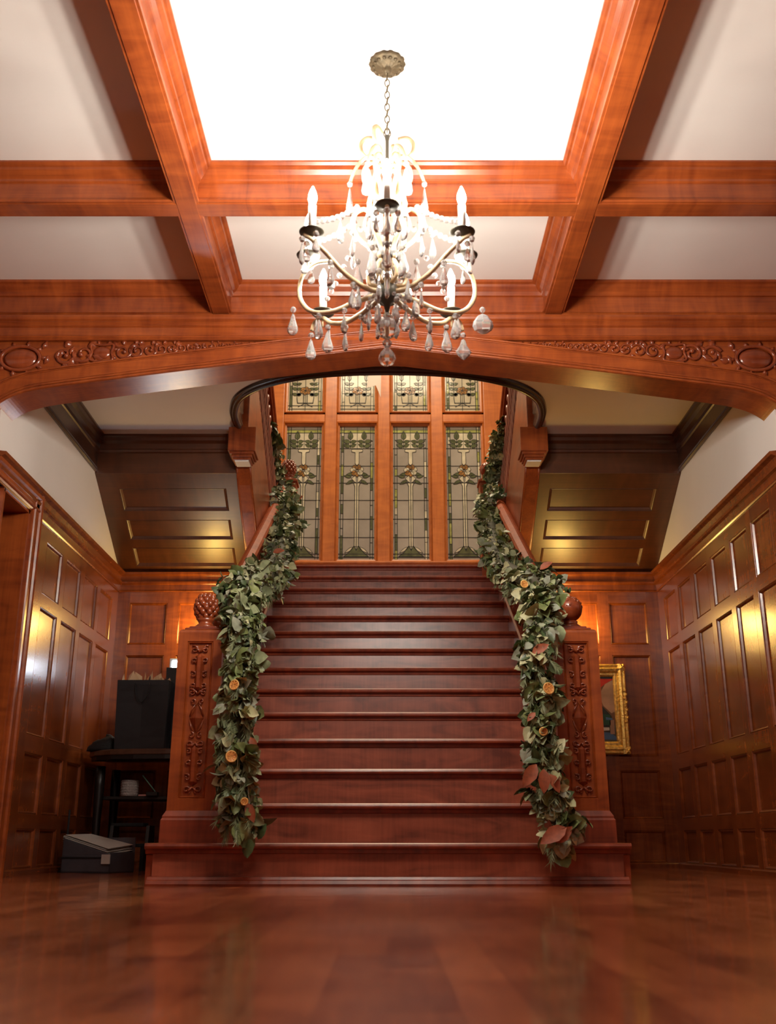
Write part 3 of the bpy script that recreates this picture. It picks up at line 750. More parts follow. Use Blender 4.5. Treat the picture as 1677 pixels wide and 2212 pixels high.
def strip(mb, pts, w, y, mi=0):
    """flat lead strip along a polyline in the window plane"""
    for (x0, z0), (x1, z1) in zip(pts, pts[1:]):
        t = Vector((x1-x0, z1-z0)); L = t.length
        if L < 1e-6: continue
        t /= L; n = Vector((-t.y, t.x))*w/2; a = Vector((x0, z0))-t*w*0.3; b = Vector((x1, z1))+t*w*0.3
        P = [a+n, a-n, b-n, b+n]
        mb.add([(p.x, y, p.y) for p in P]+[(p.x, y+0.004, p.y) for p in P], [(0, 1, 2, 3), (0, 4, 5, 1), (1, 5, 6, 2), (2, 6, 7, 3), (3, 7, 4, 0)], mi)
def patch(mb, pts, y, mi):
    n = len(pts); mb.add([(x, y, z) for x, z in pts]+[(x, y+0.003, z) for x, z in pts], [tuple(range(n))]+[(i, (i+1) % n, (i+1) % n+n, i+n) for i in range(n)], mi)
def leafpts(cx, cz, L, W, ang, n=6):
    out = []; ca, sa = math.cos(ang), math.sin(ang)
    for s in (1, -1):
        rng = range(n+1) if s > 0 else range(n-1, 0, -1)
        for i in rng:
            t = i/n; w = W*math.sin(PI*t**0.8)*s
            out.append((cx+L*t*ca-w*sa, cz+L*t*sa+w*ca))
    return out
def glass_light(n, xc, z0, z1, tall, label):
    w = thing('window_%d' % n, (xc, YW, z0), label, 'window', 'leaded lights of the landing window', kind=S)
    a, b = xc-LW/2, xc+LW/2; H = z1-z0; yg = YW+0.022
    fr = MB(); hb_ = hb
    prf = [(0, -0.020), (0.008, -0.028), (0.014, -0.018), (0.018, 0.0), (0.030, 0.004), (0.034, 0.016), (0.036, 0.05), (0, 0.05)]
    for (p0, p1, A) in (((a-hb_, YW, z0-hb_), (a-hb_, YW, z1+hb_+0.012), (1, 0, 0)), ((b+hb_, YW, z0-hb_), (b+hb_, YW, z1+hb_+0.012), (-1, 0, 0)),
                        ((a-hb_, YW, z0-hb_), (b+hb_, YW, z0-hb_), (0, 0, 1)), ((a-hb_, YW, z1+hb_+0.012), (b+hb_, YW, z1+hb_+0.012), (0, 0, -1))):
        fr.sweep(prf, p0, p1, A, (0, 1, 0))
    fr.build('sash_frame', HZ, w)
    MB().box(a-0.01, b+0.01, yg+0.004, yg+0.010, z0-0.01, z1+0.02).build('glass_pane', GLASSG if tall else OPAL, w)
    c = MB(); g = MB(); X = lambda f: a+LW*f; Z = lambda f: z1-H*f
    lw = 0.0062
    mats = [GREEN, YGREEN, CREAMG, AMBER]
    bx = (0.055, 0.125)
    for f in bx+tuple(1-q for q in bx): strip(c, [(X(f), z0), (X(f), z1)], lw, yg)
    bz = 0.02 if tall else 0.045
    for f in (bz, bz*2.2, 1-bz, 1-bz*2.2): strip(c, [(a, Z(f)), (b, Z(f))], lw, yg)
    r = random.Random(n)
    for s in (0, 1):
        f0, f1 = (bx[0], bx[1]) if s == 0 else (1-bx[1], 1-bx[0]); k = 0; f = 0
        while f < 1:
            f2 = min(1, f+r.uniform(0.05, 0.13)*(1 if tall else 2.0))
            if r.random() < 0.62: patch(g, [(X(f0), Z(f2)), (X(f1), Z(f2)), (X(f1), Z(f)), (X(f0), Z(f))], yg+0.0015, r.choice([0, 1, 2, 0]))
            strip(c, [(X(f0), Z(f2)), (X(f1), Z(f2))], lw*0.7, yg)
            f = f2
    patch(g, [(a, Z(bz*2.2)), (b, Z(bz*2.2)), (b, Z(bz)), (a, Z(bz))], yg+0.0014, 1)
    def leaf(fx, fz, L, W, ang, mi=0):
        p = leafpts(X(fx), Z(fz), L, W, ang); patch(g, p, yg+0.001, mi); strip(c, p+[p[0]], lw*0.6, yg)
    if tall:
        for f in (0.165, 0.30, 0.43, 0.56, 0.70, 0.835): strip(c, [(a, Z(f)), (b, Z(f))], lw*0.9, yg)
        strip(c, [(X(.5), Z(0)), (X(.5), Z(.17))], lw*0.7, yg)
        patch(g, [(X(.27), Z(.165)), (X(.73), Z(.165)), (X(.73), Z(.03)), (X(.27), Z(.03))], yg+0.0018, 2)
        for s in (-1, 1):
            q = lambda d: 0.5+s*d
            strip(c, [(X(q(.19)), Z(.165)), (X(q(.19)), Z(.06))], lw, yg)
            leaf(q(.19), .10, 0.10, 0.027, PI/2)
            leaf(q(.19), .118, 0.085, 0.023, 0.25 if s > 0 else PI-0.25); leaf(q(.19), .118, 0.068, 0.020, PI-0.25 if s > 0 else 0.25)
            leaf(q(.19), .152, 0.080, 0.022, 0.3 if s > 0 else PI-0.3); leaf(q(.19), .152, 0.066, 0.019, PI-0.45 if s > 0 else 0.45)
            leaf(q(.09), .36, 0.075, 0.018, -0.1 if s > 0 else PI+0.1); leaf(q(.10), .41, 0.085, 0.017, -0.5 if s > 0 else PI+0.5); leaf(q(.16), .385, 0.075, 0.016, 0.2 if s > 0 else PI-0.2)
            # T bar, stem and root flare
            p = [(X(.5), Z(.172)), (X(q(.155)), Z(.172)), (X(q(.155)), Z(.19)), (X(q(.055)), Z(.196)), (X(q(.055)), Z(.28)), (X(.5), Z(.30))]
            patch(g, p, yg+0.0006, 2); strip(c, p, lw*0.8, yg)
            p = [(X(.5), Z(.43)), (X(q(.10)), Z(.425)), (X(q(.055)), Z(.455)), (X(q(.055)), Z(.90)), (X(.5), Z(.93))]
            patch(g, p, yg+0.0006, 2 if s > 0 else 2); strip(c, p, lw, yg)
            p = [(X(.5), Z(.905)), (X(q(.07)), Z(.90)), (X(q(.20)), Z(.945)), (X(q(.34)), Z(.975)), (X(.5), Z(.975))]
            patch(g, p, yg+0.0008, 0); strip(c, p, lw, yg)
            leaf(q(.08), .905, 0.105, 0.013, -0.62 if s > 0 else PI+0.62, 2)
        strip(c, [(X(.5), Z(.43)), (X(.5), Z(.93))], lw*1.2, yg-0.001)
        cz, R = Z(.335), 0.064
        for k in range(7):
            ang = 2*PI*k/7+0.3; p = [(X(.5)+R*0.62*math.cos(ang)+0.030*math.cos(t), cz+R*0.62*math.sin(ang)+0.029*math.sin(t)) for t in [2*PI*i/8 for i in range(8)]]
            patch(g, p, yg+0.0004-0.0001*k, 3 if k % 3 else 2); strip(c, p+[p[0]], lw*0.6, yg-0.001)
        for s in (-1, 1):
            p = [(X(.5)+s*0.012, Z(.37)), (X(.5)+s*0.055, Z(.395)), (X(.5)+s*0.03, Z(.415)), (X(.5)+s*0.006, Z(.43))]; patch(g, p, yg, 2); strip(c, p+[p[0]], lw*0.6, yg-0.001)
    else:
        s0 = 0.60
        cz, R = Z(.66), 0.055
        strip(c, [(X(.5), Z(0)), (X(.5), Z(1))], lw*0.8, yg)
        for s in (-1, 1):
            q = lambda d: 0.5+s*d
            strip(c, [(X(q(.24)), Z(.2)), (X(q(.24)), Z(.78))], lw, yg)
            for f in (0.30, 0.50): leaf(q(.24), f, 0.08, 0.02, PI/2)
            for f in (0.40, 0.56, 0.64, 0.73):
                leaf(q(.24), f, 0.055, 0.017, 0.35 if s > 0 else PI-0.35); leaf(q(.24), f, 0.048, 0.015, PI-0.35 if s > 0 else 0.35)
            strip(c, [(X(q(.24)), Z(.78)), (X(q(.22)), Z(.86)), (X(.5), Z(.86))], lw*1.2, yg-0.001)
            strip(c, [(X(q(.05)), Z(.70)), (X(q(.05)), Z(.86))], lw*1.2, yg-0.001)
            strip(c, [(X(.5), Z(.86)), (X(q(.2)), Z(.92))], lw, yg-0.001)
            leaf(q(.13), .73, 0.05, 0.017, 0.3 if s > 0 else PI-0.3)
        for k in range(6):
            ang = 2*PI*k/6+0.3; p = [(X(.5)+R*0.6*math.cos(ang)+0.028*math.cos(t), cz+R*0.45*math.sin(ang)+0.022*math.sin(t)) for t in [2*PI*i/8 for i in range(8)]]
            patch(g, p, yg+0.0004-0.0001*k, 3); strip(c, p+[p[0]], lw*0.6, yg-0.001)
    g.build('stained_motif', mats, w); c.build('lead_cames', LEAD, w)
ordn = ['far left', 'first full', 'second', 'third', 'fourth', 'far right']
for i, x in enumerate(XC):
    if 1 <= i <= 4:
        glass_light(i*2-1, x, ZB0, ZB1, True, ['tall leaded light with a lily-stem motif, partly behind the left garland', 'tall leaded light left of the central mullion',
                    'tall leaded light right of the central mullion, mirroring the chandelier', 'tall leaded light beside the right garland'][i-1])
        glass_light(i*2, x, ZT0, ZT1, False, ['short upper light with a rose motif at the left end', 'short upper light behind the white ribbon', 'short upper light just right of centre', 'short upper light second from the right end'][i-1])
glass_light(9, XC[0], ZT0, ZT1, False, 'upper leaded light hidden behind the left return balusters')
glass_light(10, XC[5], ZT0, ZT1, False, 'narrow glimpse of an upper leaded light above the right garland')
glass_light(11, XC[0], ZB0, ZB1, True, 'tall leaded light hidden behind the left landing newel')
glass_light(12, XC[5], ZB0, ZB1, True, 'tall leaded light hidden behind the right landing newel')
# ribbon tail
m = MB(); X0 = -0.118; y = 8.9
zr = 4.31
vs = []
for k in range(9):
    z = 5.69-(5.69-zr)*k/8; s = 0.012*math.sin(k*1.1)
    vs += [(X0-0.055+0.02*math.sin(k*.5)-0.004*k*0.5, y+s, z+(-0.0 if k < 8 else 0.03)), (X0+0.0, y+s-0.01, z+(0.05 if k == 8 else 0)), (X0+0.055+0.01*math.sin(k*.5), y+s, z-(0.07 if k == 8 else 0))]
vs += [(x, yy+0.002, z) for x, yy, z in vs]
n = 27; fs = [(3*k+j, 3*k+j+1, 3*k+j+4, 3*k+j+3) for k in range(8) for j in range(2)]
fs += [tuple(i+n for i in reversed(f)) for f in fs]
m.add(vs, fs, 0, True)
tag(m.build('ribbon_tail', RIBBON), 'white forked ribbon tail hanging down in front of the upper leaded lights', 'ribbon')

# ------------------------------------------------------------------ garlands
def rvec(r): 
    while True:
        v = Vector((r.uniform(-1, 1), r.uniform(-1, 1), r.uniform(-1, 1)))
        if 0.05 < v.length < 1: return v.normalized()
def add_leaf(mb, p, d, up, L, W, mi, curl=0.25):
    d = d.normalized(); s = d.cross(up)
    if s.length < 1e-3: s = d.orthogonal()
    s.normalize(); n = s.cross(d)
    prof = [(0, 0.06), (0.22, 0.75), (0.5, 1.0), (0.8, 0.62), (1, 0.04)]
    vs = []
    for t, w in prof:
        c = -curl*t*t*L
        for k in (-1, 0, 1): vs.append(p+d*(L*t)+s*(k*W*w)+n*(c+abs(k)*W*0.35*w))
    mb.add(vs, [(i*3+k, i*3+k+1, (i+1)*3+k+1, (i+1)*3+k) for i in range(4) for k in (0, 1)], mi, True)
def garland(name, path, rad, nleaf, nspray, label, seed, slices=(), mags=(), upper=False, pale=1.0):
    r = random.Random(seed)
    P = catmull(path, 10); m = len(P)
    g = thing(name, P[0], label, 'garland', 'leafy garlands wound along the stair rails')
    R = lambda t: rad[min(len(rad)-1, int(t*(len(rad)-1)))]*(1-(t*(len(rad)-1) % 1))+rad[min(len(rad)-1, int(t*(len(rad)-1))+1)]*(t*(len(rad)-1) % 1)
    core = MB(); core.tube(P, [max(0.02, R(i/(m-1))*0.45) for i in range(m)], 8); core.build('garland_core', STEM, g)
    lf = MB(); lf.nonormals = True
    def spot():
        f = r.random()*(m-1); i = min(int(f), m-2); p = P[i].lerp(P[i+1], f-i); T = (P[i+1]-P[i]).normalized()
        return p, T, R(f/(m-1))
    # clusters of eucalyptus / salal leaves
    for k in range(nleaf//6):
        p, T, rr = spot(); o = rvec(r); o = (o-T*o.dot(T)*0.6); o.normalize()
        if o.y > 0.3: o.y *= -0.6
        c = p+o*rr*r.uniform(0.45, 0.95)
        fl = (T if r.random() < 0.7 else -T)*-1
        dirn = (o*0.6+Vector((0, 0, -0.45))+fl*0.25+rvec(r)*0.3).normalized()
        mi = r.choices([0, 1, 2, 3, 4], [5, 5, 4, 2.2*pale, 3])[0]
        big = r.random()
        for q in range(r.randint(4, 7)):
            dd = (dirn+rvec(r)*0.75).normalized()
            L = r.uniform(0.022, 0.045) if big < 0.72 else r.uniform(0.045, 0.082)
            add_leaf(lf, c+rvec(r)*0.018, dd, rvec(r)*0.7+o, L, L*r.uniform(0.30, 0.50), mi if r.random() < 0.8 else r.randint(0, 4), r.uniform(0, 0.5))
    lf.build('leaves', LEAFM, g)
    nd = MB(); nd.nonormals = True
    for k in range(nspray//3):
        p, T, rr = spot(); o = rvec(r); o = (o-T*o.dot(T)*0.5).normalized()
        if o.y > 0.2: o.y *= -0.7
        base_ = p+o*rr*0.55; d0 = (o*Vector((0.25, 0.6, 0.5))+Vector((0, -0.1, -0.85))+rvec(r)*0.22).normalized(); L = r.uniform(0.07, 0.13)
        for q in range(64):
            t = q/64; b0 = base_+d0*L*t; dd = (d0*1.0+rvec(r)*0.62).normalized(); l = r.uniform(0.025, 0.05)
            s = dd.cross(Vector((0.1, 1, 0.2))).normalized()*0.0018
            nd.add([b0-s, b0+s, b0+dd*l], [(0, 1, 2)])
    nd.build('cedar_sprays', NEEDLE, g)
    for (x, y, z, s) in slices:
        mm = MB(); seg = 20
        mm.lathe([(s*0.02, -0.003), (s*0.86, -0.003), (s, -0.002), (s, 0.002), (s*0.88, 0.0035), (s*0.84, 0.0022), (s*0.1, 0.0022), (s*0.02, 0.003)], (0, 0, 0), seg, 0)
        for k2 in range(8):
            a = 2*PI*k2/8; mm.tube([(s*.1*math.cos(a), s*.1*math.sin(a), 0.0026), (s*.84*math.cos(a), s*.84*math.sin(a), 0.0026)], 0.0012, 4, 1)
        mm.tube([(s*.93*math.cos(a), s*.93*math.sin(a), 0.001) for a in [2*PI*i/24 for i in range(24)]], 0.0035, 5, 1, closed=True)
        o = mm.build('dried_orange_slice', [ORANGE, RIND], g, loc=Vector((x, y, z))-Vector(P[0]))
        o.rotation_euler = (PI/2+r.uniform(-.2, .2), r.uniform(-.3, .3), r.uniform(-.5, .5))
    for (x, y, z, L, ang) in mags:
        mm = MB(); mm.nonormals = True
        d = Vector((math.cos(ang), -0.25, math.sin(ang)))
        add_leaf(mm, Vector((0, 0, 0)), d, Vector((r.uniform(-.4, .4), -1, 0.3)), L, L*0.27, 0, 0.2)
        mm.build('magnolia_leaf', MAGN, g, loc=Vector((x, y, z))-Vector(P[0]))
    return g
garland('garland', [(-0.595, 4.27, 0.235), (-0.620, 4.28, 0.45), (-0.630, 4.29, 0.72), (-0.628, 4.34, 0.98), (-0.665, 4.50, 1.14), (-0.725, 4.85, 1.33), (-0.725, 5.3, 1.50), (-0.69, 6.0, 1.74), (-0.725, 6.7, 2.16), (-0.755, 7.15, 2.44), (-0.815, 7.45, 2.68), (-0.855, 7.72, 2.77)],
        [0.088, 0.070, 0.064, 0.070, 0.090, 0.12, 0.12, 0.115, 0.10, 0.11, 0.13, 0.125], 4300, 420,
        'long eucalyptus garland with dried orange slices, falling past the left newel post', 3,
        slices=[(-0.638, 4.195, 0.79, 0.021), (-0.635, 4.185, 0.50, 0.023), (-0.575, 4.19, 0.325, 0.014)],
        mags=[(-0.565, 4.22, 0.58, 0.06, -1.1), (-0.565, 4.21, 0.32, 0.08, -1.2), (-0.70, 5.9, 1.84, 0.07, 0.2), (-0.745, 7.4, 2.66, 0.10, 0.6), (-0.68, 6.0, 1.80, 0.08, -0.4)])
garland('garland', [(0.71, 4.25, 0.205), (0.655, 4.27, 0.36), (0.640, 4.28, 0.60), (0.64, 4.30, 0.85), (0.655, 4.36, 1.02), (0.715, 4.52, 1.17), (0.755, 4.85, 1.34), (0.755, 5.3, 1.51), (0.71, 6.0, 1.78), (0.735, 6.7, 2.16), (0.755, 7.15, 2.44), (0.815, 7.45, 2.68), (0.855, 7.72, 2.77)],
        [0.075, 0.070, 0.066, 0.064, 0.066, 0.085, 0.115, 0.12, 0.115, 0.10, 0.11, 0.13, 0.125], 4300, 260,
        'long eucalyptus garland with rust magnolia leaves, falling past the right newel post', 19,
        slices=[(0.665, 4.19, 0.775, 0.024), (0.635, 4.19, 0.60, 0.016), (0.64, 4.60, 1.32, 0.018)], pale=1.6,
        mags=[(0.60, 4.19, 0.47, 0.105, -2.15), (0.625, 4.165, 0.45, 0.095, -1.6), (0.65, 4.17, 0.43, 0.08, -1.1), (0.70, 4.14, 0.225, 0.12, 3.6), (0.655, 4.15, 0.17, 0.09, 0.7), (0.61, 4.22, 0.68, 0.05, -2.4), (0.61, 4.24, 0.93, 0.08, 0.5), (0.69, 4.55, 1.22, 0.07, 0.1), (0.74, 4.75, 1.43, 0.07, 0.6), (0.66, 4.5, 1.16, 0.06, 0.2)])
garland('garland', [(-0.92, 7.86, 3.02), (-0.93, 7.68, 3.11), (-0.935, 7.52, 3.20), (-0.94, 7.38, 3.27)], [0.075, 0.085, 0.075, 0.035], 560, 40,
        'short dark garland above the left landing newel, on the return rail', 41, mags=[])
garland('garland', [(0.90, 7.86, 3.03), (0.915, 7.68, 3.12), (0.92, 7.52, 3.20), (0.92, 7.36, 3.28)], [0.085, 0.10, 0.09, 0.05], 1100, 20,
        'short dark garland above the right landing newel, on the return rail', 42)

# ------------------------------------------------------------------ chandelier
CX, CY = -0.003, 2.995
ch = thing('chandelier', (CX, CY, HZ_), 'crystal chandelier with candle bulbs hanging from the coffered ceiling', 'chandelier')
def loc0(p): return (p[0], p[1], p[2]-HZ_)
def rot(r, z, a, y=0.0): return (r*math.sin(a)+y*math.cos(a), -r*math.cos(a)+y*math.sin(a), z-HZ_)
def cbuild(mb, name, mat, par=None, loc=(0, 0, 0)): return mb.build(name, mat, par or ch, loc=loc)
m = MB(); m.lathe([(0.058, 0), (0.062, -0.006), (0.058, -0.012), (0.045, -0.016), (0.040, -0.022), (0.020, -0.026), (0.014, -0.034), (0.008, -0.05)], (0, 0, 0), 48, lobes=14, lob=0.10)
for k in range(14):
    a = 2*PI*k/14; leaf_ = m.ball((0.048*math.cos(a), 0.048*math.sin(a), -0.015), 0.008, 6, 4)
cbuild(m, 'canopy', BRASS)
m = MB(); z = -0.045; k = 0
while z > -0.285:
    c = []
    for i in range(14):
        a = 2*PI*i/14; u, v = 0.0085*math.cos(a), 0.017*math.sin(a)
        c.append((u if k % 2 else 0.003*math.sin(a), 0.0 if k % 2 else u, z-0.017+v))
    m.tube(c, 0.0021, 5, closed=True); z -= 0.0265; k += 1
cbuild(m, 'chain', BRASS)
m = MB(); m.lathe([(0.004, 2.565-HZ_), (0.010, 2.56-HZ_), (0.006, 2.54-HZ_), (0.006, 2.40-HZ_), (0.018, 2.38-HZ_), (0.008, 2.35-HZ_), (0.006, 2.0-HZ_), (0.022, 1.97-HZ_), (0.036, 1.945-HZ_), (0.040, 1.925-HZ_), (0.026, 1.90-HZ_), (0.012, 1.885-HZ_), (0.004, 1.85-HZ_)], (0, 0, 0), 16)
cbuild(m, 'hub', DISH)
# wire ring at the top of the frame
m = MB(); m.tube([(0.012*math.cos(a), 0, 2.572-HZ_+0.018*math.sin(a)) for a in [2*PI*i/16 for i in range(16)]], 0.002, 5, closed=True)
m.tube([(0, 0.014*math.cos(a), 2.595-HZ_+0.016*math.sin(a)) for a in [2*PI*i/16 for i in range(16)]], 0.002, 5, closed=True)
cbuild(m, 'hanging_ring', BRASS)
for k in range(6):
    a = k*PI/3+PI/6
    lower = [(0.030, 1.955), (0.060, 1.965), (0.062, 2.005), (0.040, 2.045), (0.050, 2.095), (0.090, 2.135), (0.118, 2.185), (0.112, 2.235), (0.080, 2.258), (0.052, 2.235)]
    upper = [(0.052, 2.235), (0.040, 2.29), (0.052, 2.335), (0.080, 2.375), (0.078, 2.425), (0.050, 2.450), (0.028, 2.430)]
    should = [(0.128, 2.372), (0.118, 2.405), (0.095, 2.450), (0.060, 2.478), (0.030, 2.455)]
    crown = [(0.070, 2.468), (0.090, 2.495), (0.092, 2.530), (0.070, 2.552), (0.040, 2.545)]
    m = MB()
    for pts, r0, r1 in ((lower, 0.0075, 0.0085), (upper, 0.009, 0.0075), (should, 0.0055, 0.008), (crown, 0.006, 0.009)):
        if pts is crown and k % 3 == 0: continue
        C = catmull([rot(r, z, a) for r, z in pts], 5); m.tube(C, taper(len(C), r0, r1), 7)
    # small leaves on the scroll
    for (r, z) in ((0.06, 2.235), (0.118, 2.19), (0.05, 2.05)): m.ball(rot(r, z, a), 0.010, 6, 5, sz=1.4)
    cbuild(m, 'scroll_frame', GILT)
# crystal pieces (shared meshes)
def drop_mesh(w, h, kind=0):
    m = MB(); m.ball((0, 0, -0.010), 0.011, 6, 4, smooth=False)
    m.tube([(0, 0, 0.004), (0, 0, -0.024)], 0.0008, 4)
    z0 = -0.024
    if kind == 0: pr = [(0.02, 0), (0.14, -0.10), (0.28, -0.35), (0.46, -0.62), (0.5, -0.76), (0.40, -0.90), (0.18, -0.98), (0.02, -1)]
    elif kind == 1: pr = [(0.02, 0), (0.12, -0.06), (0.22, -0.30), (0.5, -0.62), (0.30, -0.84), (0.02, -1)]
    else: pr = [(0.02, 0), (0.25, -0.12), (0.46, -0.40), (0.52, -0.62), (0.42, -0.84), (0.2, -0.97), (0.02, -1)]
    m.lathe([(r*w, z0+z*h) for r, z in pr], (0, 0, 0), 8, smooth=False, sy=0.5)
    return m
protos = {}
def drop(r, z, a, w=0.028, h=0.072, kind=0, spin=None):
    if w < 0.06: w, h = w*1.25, h*1.12
    key = (w, h, kind)
    if key not in protos:
        o = cbuild(drop_mesh(w, h, kind), 'crystal_drop', CRYSTAL); protos[key] = o
    else:
        o = protos[key].copy(); COL.objects.link(o); o.parent = ch
    o.location = rot(r, z, a); o.rotation_euler = (0, 0, RND.uniform(0, PI) if spin is None else spin)
    return o
def beads(mb, p0, p1, n, sag, r=0.0105):
    p0, p1 = Vector(p0), Vector(p1)
    for i in range(n):
        t = i/(n-1); p = p0.lerp(p1, t); p.z += -sag*4*t*(1-t)
        mb.ball(p, r, 6, 4, smooth=False)
A60 = PI/3
ARMS = [('A', 0.0), ('A', A60), ('A', -A60), ('C', math.radians(105)), ('C', -math.radians(105)), ('D', math.radians(127)), ('D', -math.radians(127)), ('B', PI)]
for kind, a in ARMS:
    if kind == 'A': pts = [(0.02, 1.93), (0.08, 1.925), (0.16, 1.955), (0.23, 2.01), (0.285, 2.045), (0.315, 2.052)]; rb, zb = 0.285, 2.065
    elif kind == 'C': pts = [(0.02, 1.93), (0.10, 1.915), (0.19, 1.888), (0.27, 1.900), (0.312, 1.96), (0.305, 2.04), (0.26, 2.085), (0.20, 2.085)]; rb, zb = 0.285, 2.115
    elif kind == 'B': pts = [(0.02, 1.93), (0.10, 1.90), (0.19, 1.88), (0.26, 1.92), (0.275, 2.0), (0.255, 2.03)]; rb, zb = 0.27, 2.05
    else: pts = [(0.02, 1.92), (0.09, 1.895), (0.17, 1.878), (0.24, 1.895), (0.285, 1.93), (0.32, 1.925), (0.335, 1.895)]; rb, zb = 0.285, 1.945
    m = MB(); C = catmull([rot(r, z, a) for r, z in pts], 6); m.tube(C, taper(len(C), 0.0095, 0.0068), 7)
    m.tube([rot(rb, pts[-1][1]-0.01 if kind in 'A' else zb-0.05, a), rot(rb, zb, a)], 0.004, 6)
    arm = cbuild(m, 'arm', GILT)
    p = rot(rb, zb, a)
    m = MB(); m.lathe([(0.006, -0.010), (0.012, -0.003), (0.030, 0.0), (0.0405, 0.004), (0.0415, 0.007), (0.038, 0.007), (0.018, 0.002), (0.004, 0.002)], p, 24)
    cbuild(m, 'bobeche', DISH)
    m = MB(); m.lathe([(0.0135, 0.0), (0.0135, 0.108), (0.011, 0.110), (0.004, 0.111)], p, 12)
    cn = cbuild(m, 'candle', CANDLE)
    m = MB(); m.lathe([(0.007, 0.110), (0.012, 0.120), (0.0155, 0.134), (0.0135, 0.152), (0.008, 0.168), (0.002, 0.182)], p, 10)
    cbuild(m, 'bulb', BULB, cn)
    # crystals of this arm
    for t, dz in ((-0.034, 0), (0.034, 0)):
        o = drop(rb, zb-0.008, a, 0.022, 0.050); q = Vector(rot(rb, zb-0.008, a, t)); o.location = q
    if kind == 'A': drop(0.318, 2.045, a, 0.028, 0.072); drop(0.215, 1.99, a, 0.026, 0.066); drop(0.13, 1.932, a, 0.026, 0.066)
    elif kind == 'C': drop(0.335 if a < 0 else 0.34, 1.925, a, *((0.030, 0.076, 0) if a < 0 else (0.070, 0.078, 2)), spin=0.0); drop(0.24, 1.89, a, 0.028, 0.070); drop(0.15, 1.895, a, 0.026, 0.066); drop(0.20, 2.075, a, 0.028, 0.07)
    elif kind == 'D': drop(0.337, 1.888, a, 0.030 if a < 0 else 0.046, 0.074, 0 if a < 0 else 1, spin=0.1); drop(0.26, 1.895, a, 0.032, 0.076, spin=0.2); drop(0.18, 1.870, a, 0.028, 0.07); drop(0.11, 1.885, a, 0.028, 0.07)
    else: drop(0.20, 1.88, a, 0.028, 0.07)
    m = MB(); beads(m, rot(0.118, 2.225, a), rot(rb-0.02, zb+0.055, a), 9, 0.012)
    cbuild(m, 'bead_swag', CRYSTAL)
for k in range(6):
    a = k*PI/3+PI/6
    drop(0.130, 2.370, a, 0.040, 0.10, spin=a); drop(0.10, 2.06, a, 0.034, 0.085); drop(0.165, 2.20, a+0.3, 0.030, 0.075); drop(0.10, 1.965, a+0.25, 0.030, 0.08); drop(0.118, 2.175, a, 0.030, 0.072); drop(0.055, 2.24, a, 0.030, 0.075)
    drop(0.062, 1.885, a, 0.028, 0.068, 0 if k % 2 else 1)
m = MB()
for k in range(16): a = k*2*PI/16; m.ball(rot(0.06, 1.895, a), 0.0075, 6, 4, smooth=False)
cbuild(m, 'bead_ring', CRYSTAL)
m = MB()
for (r, z) in ((0.030, 2.12), (0.045, 2.06), (0.052, 2.00)):
    for k in range(8): a = k*2*PI/8+z*9; m.ball(rot(r, z, a), 0.016, 6, 4, smooth=False, sz=1.4)
m.ball((0, 0, 2.15-HZ_), 0.026, 8, 6, smooth=False)
cbuild(m, 'centre_crystals', CRYSTAL)
m = MB(); m.ball((0, 0, 1.797-HZ_), 0.037, 10, 8, smooth=False); m.ball((0, 0, 1.843-HZ_), 0.014, 8, 5, smooth=False)
m.ball((0, 0, 1.742-HZ_), 0.016, 8, 5, smooth=False)
cbuild(m, 'crystal_ball', CRYSTAL)
m = MB(); m.lathe([(0.003, 1.728-HZ_), (0.012, 1.72-HZ_), (0.026, 1.700-HZ_), (0.029, 1.685-HZ_), (0.022, 1.668-HZ_), (0.010, 1.660-HZ_), (0.003, 1.658-HZ_)], (0, 0, 0), 10, smooth=False)
cbuild(m, 'finial_drop', CRYSTAL)

# ------------------------------------------------------------------ wall sconces
for side, sx in (('left', -1), ('right', 1)):
    c = thing('wall_sconce', (sx*1.30, YB, 1.42), 'glowing amber wall sconce on the panelled wall behind the %s newel post' % side, 'lamp', 'amber sconces behind the newel posts')
    m = MB(); m.lathe([(0.001, 0), (0.035, 0), (0.035, 0.01), (0.02, 0.018), (0.001, 0.02)], (0, 0, 0), 16)
    o = m.build('back_plate', BRASS, c, loc=(0, 0, 0)); o.rotation_euler = (PI/2, 0, 0)
    MB().tube(catmull([(0, -0.015, -0.02), (0, -0.06, -0.06), (0, -0.11, -0.05), (0, -0.12, -0.01)], 5), 0.006, 7).build('arm', BRASS, c, loc=(0, 0, 0))
    MB().lathe([(0.018, -0.01), (0.030, 0.0), (0.044, 0.04), (0.050, 0.085), (0.046, 0.088), (0.038, 0.04), (0.020, 0.004)], (0, -0.12, 0), 18).build('lamp_shade', SHADE, c, loc=(0, 0, 0))

# ------------------------------------------------------------------ painting
pt = thing('framed_painting', (1.32, YB-0.01, 1.03), 'gold-framed painting with a red drape, half hidden behind the right newel post', 'painting')
x0, x1, z0, z1 = 0.98, 1.640, 0.725, 1.335
def fr_prof(): return [(0, 0), (0, 0.030), (0.010, 0.042), (0.022, 0.034), (0.034, 0.046), (0.050, 0.040), (0.062, 0.024), (0.074, 0.026), (0.086, 0.018), (0.086, 0)]
m = MB(); yb = YB-0.004
for p0, p1, A in (((x0, yb, z0), (x0, yb, z1), (1, 0, 0)), ((x1, yb, z0), (x1, yb, z1), (-1, 0, 0)), ((x0, yb, z0), (x1, yb, z0), (0, 0, 1)), ((x0, yb, z1), (x1, yb, z1), (0, 0, -1))):
    m.sweep(fr_prof(), p0, p1, A, (0, -1, 0))
m.build('gilt_frame', GOLD, pt, bevel=0.002)
m = MB()
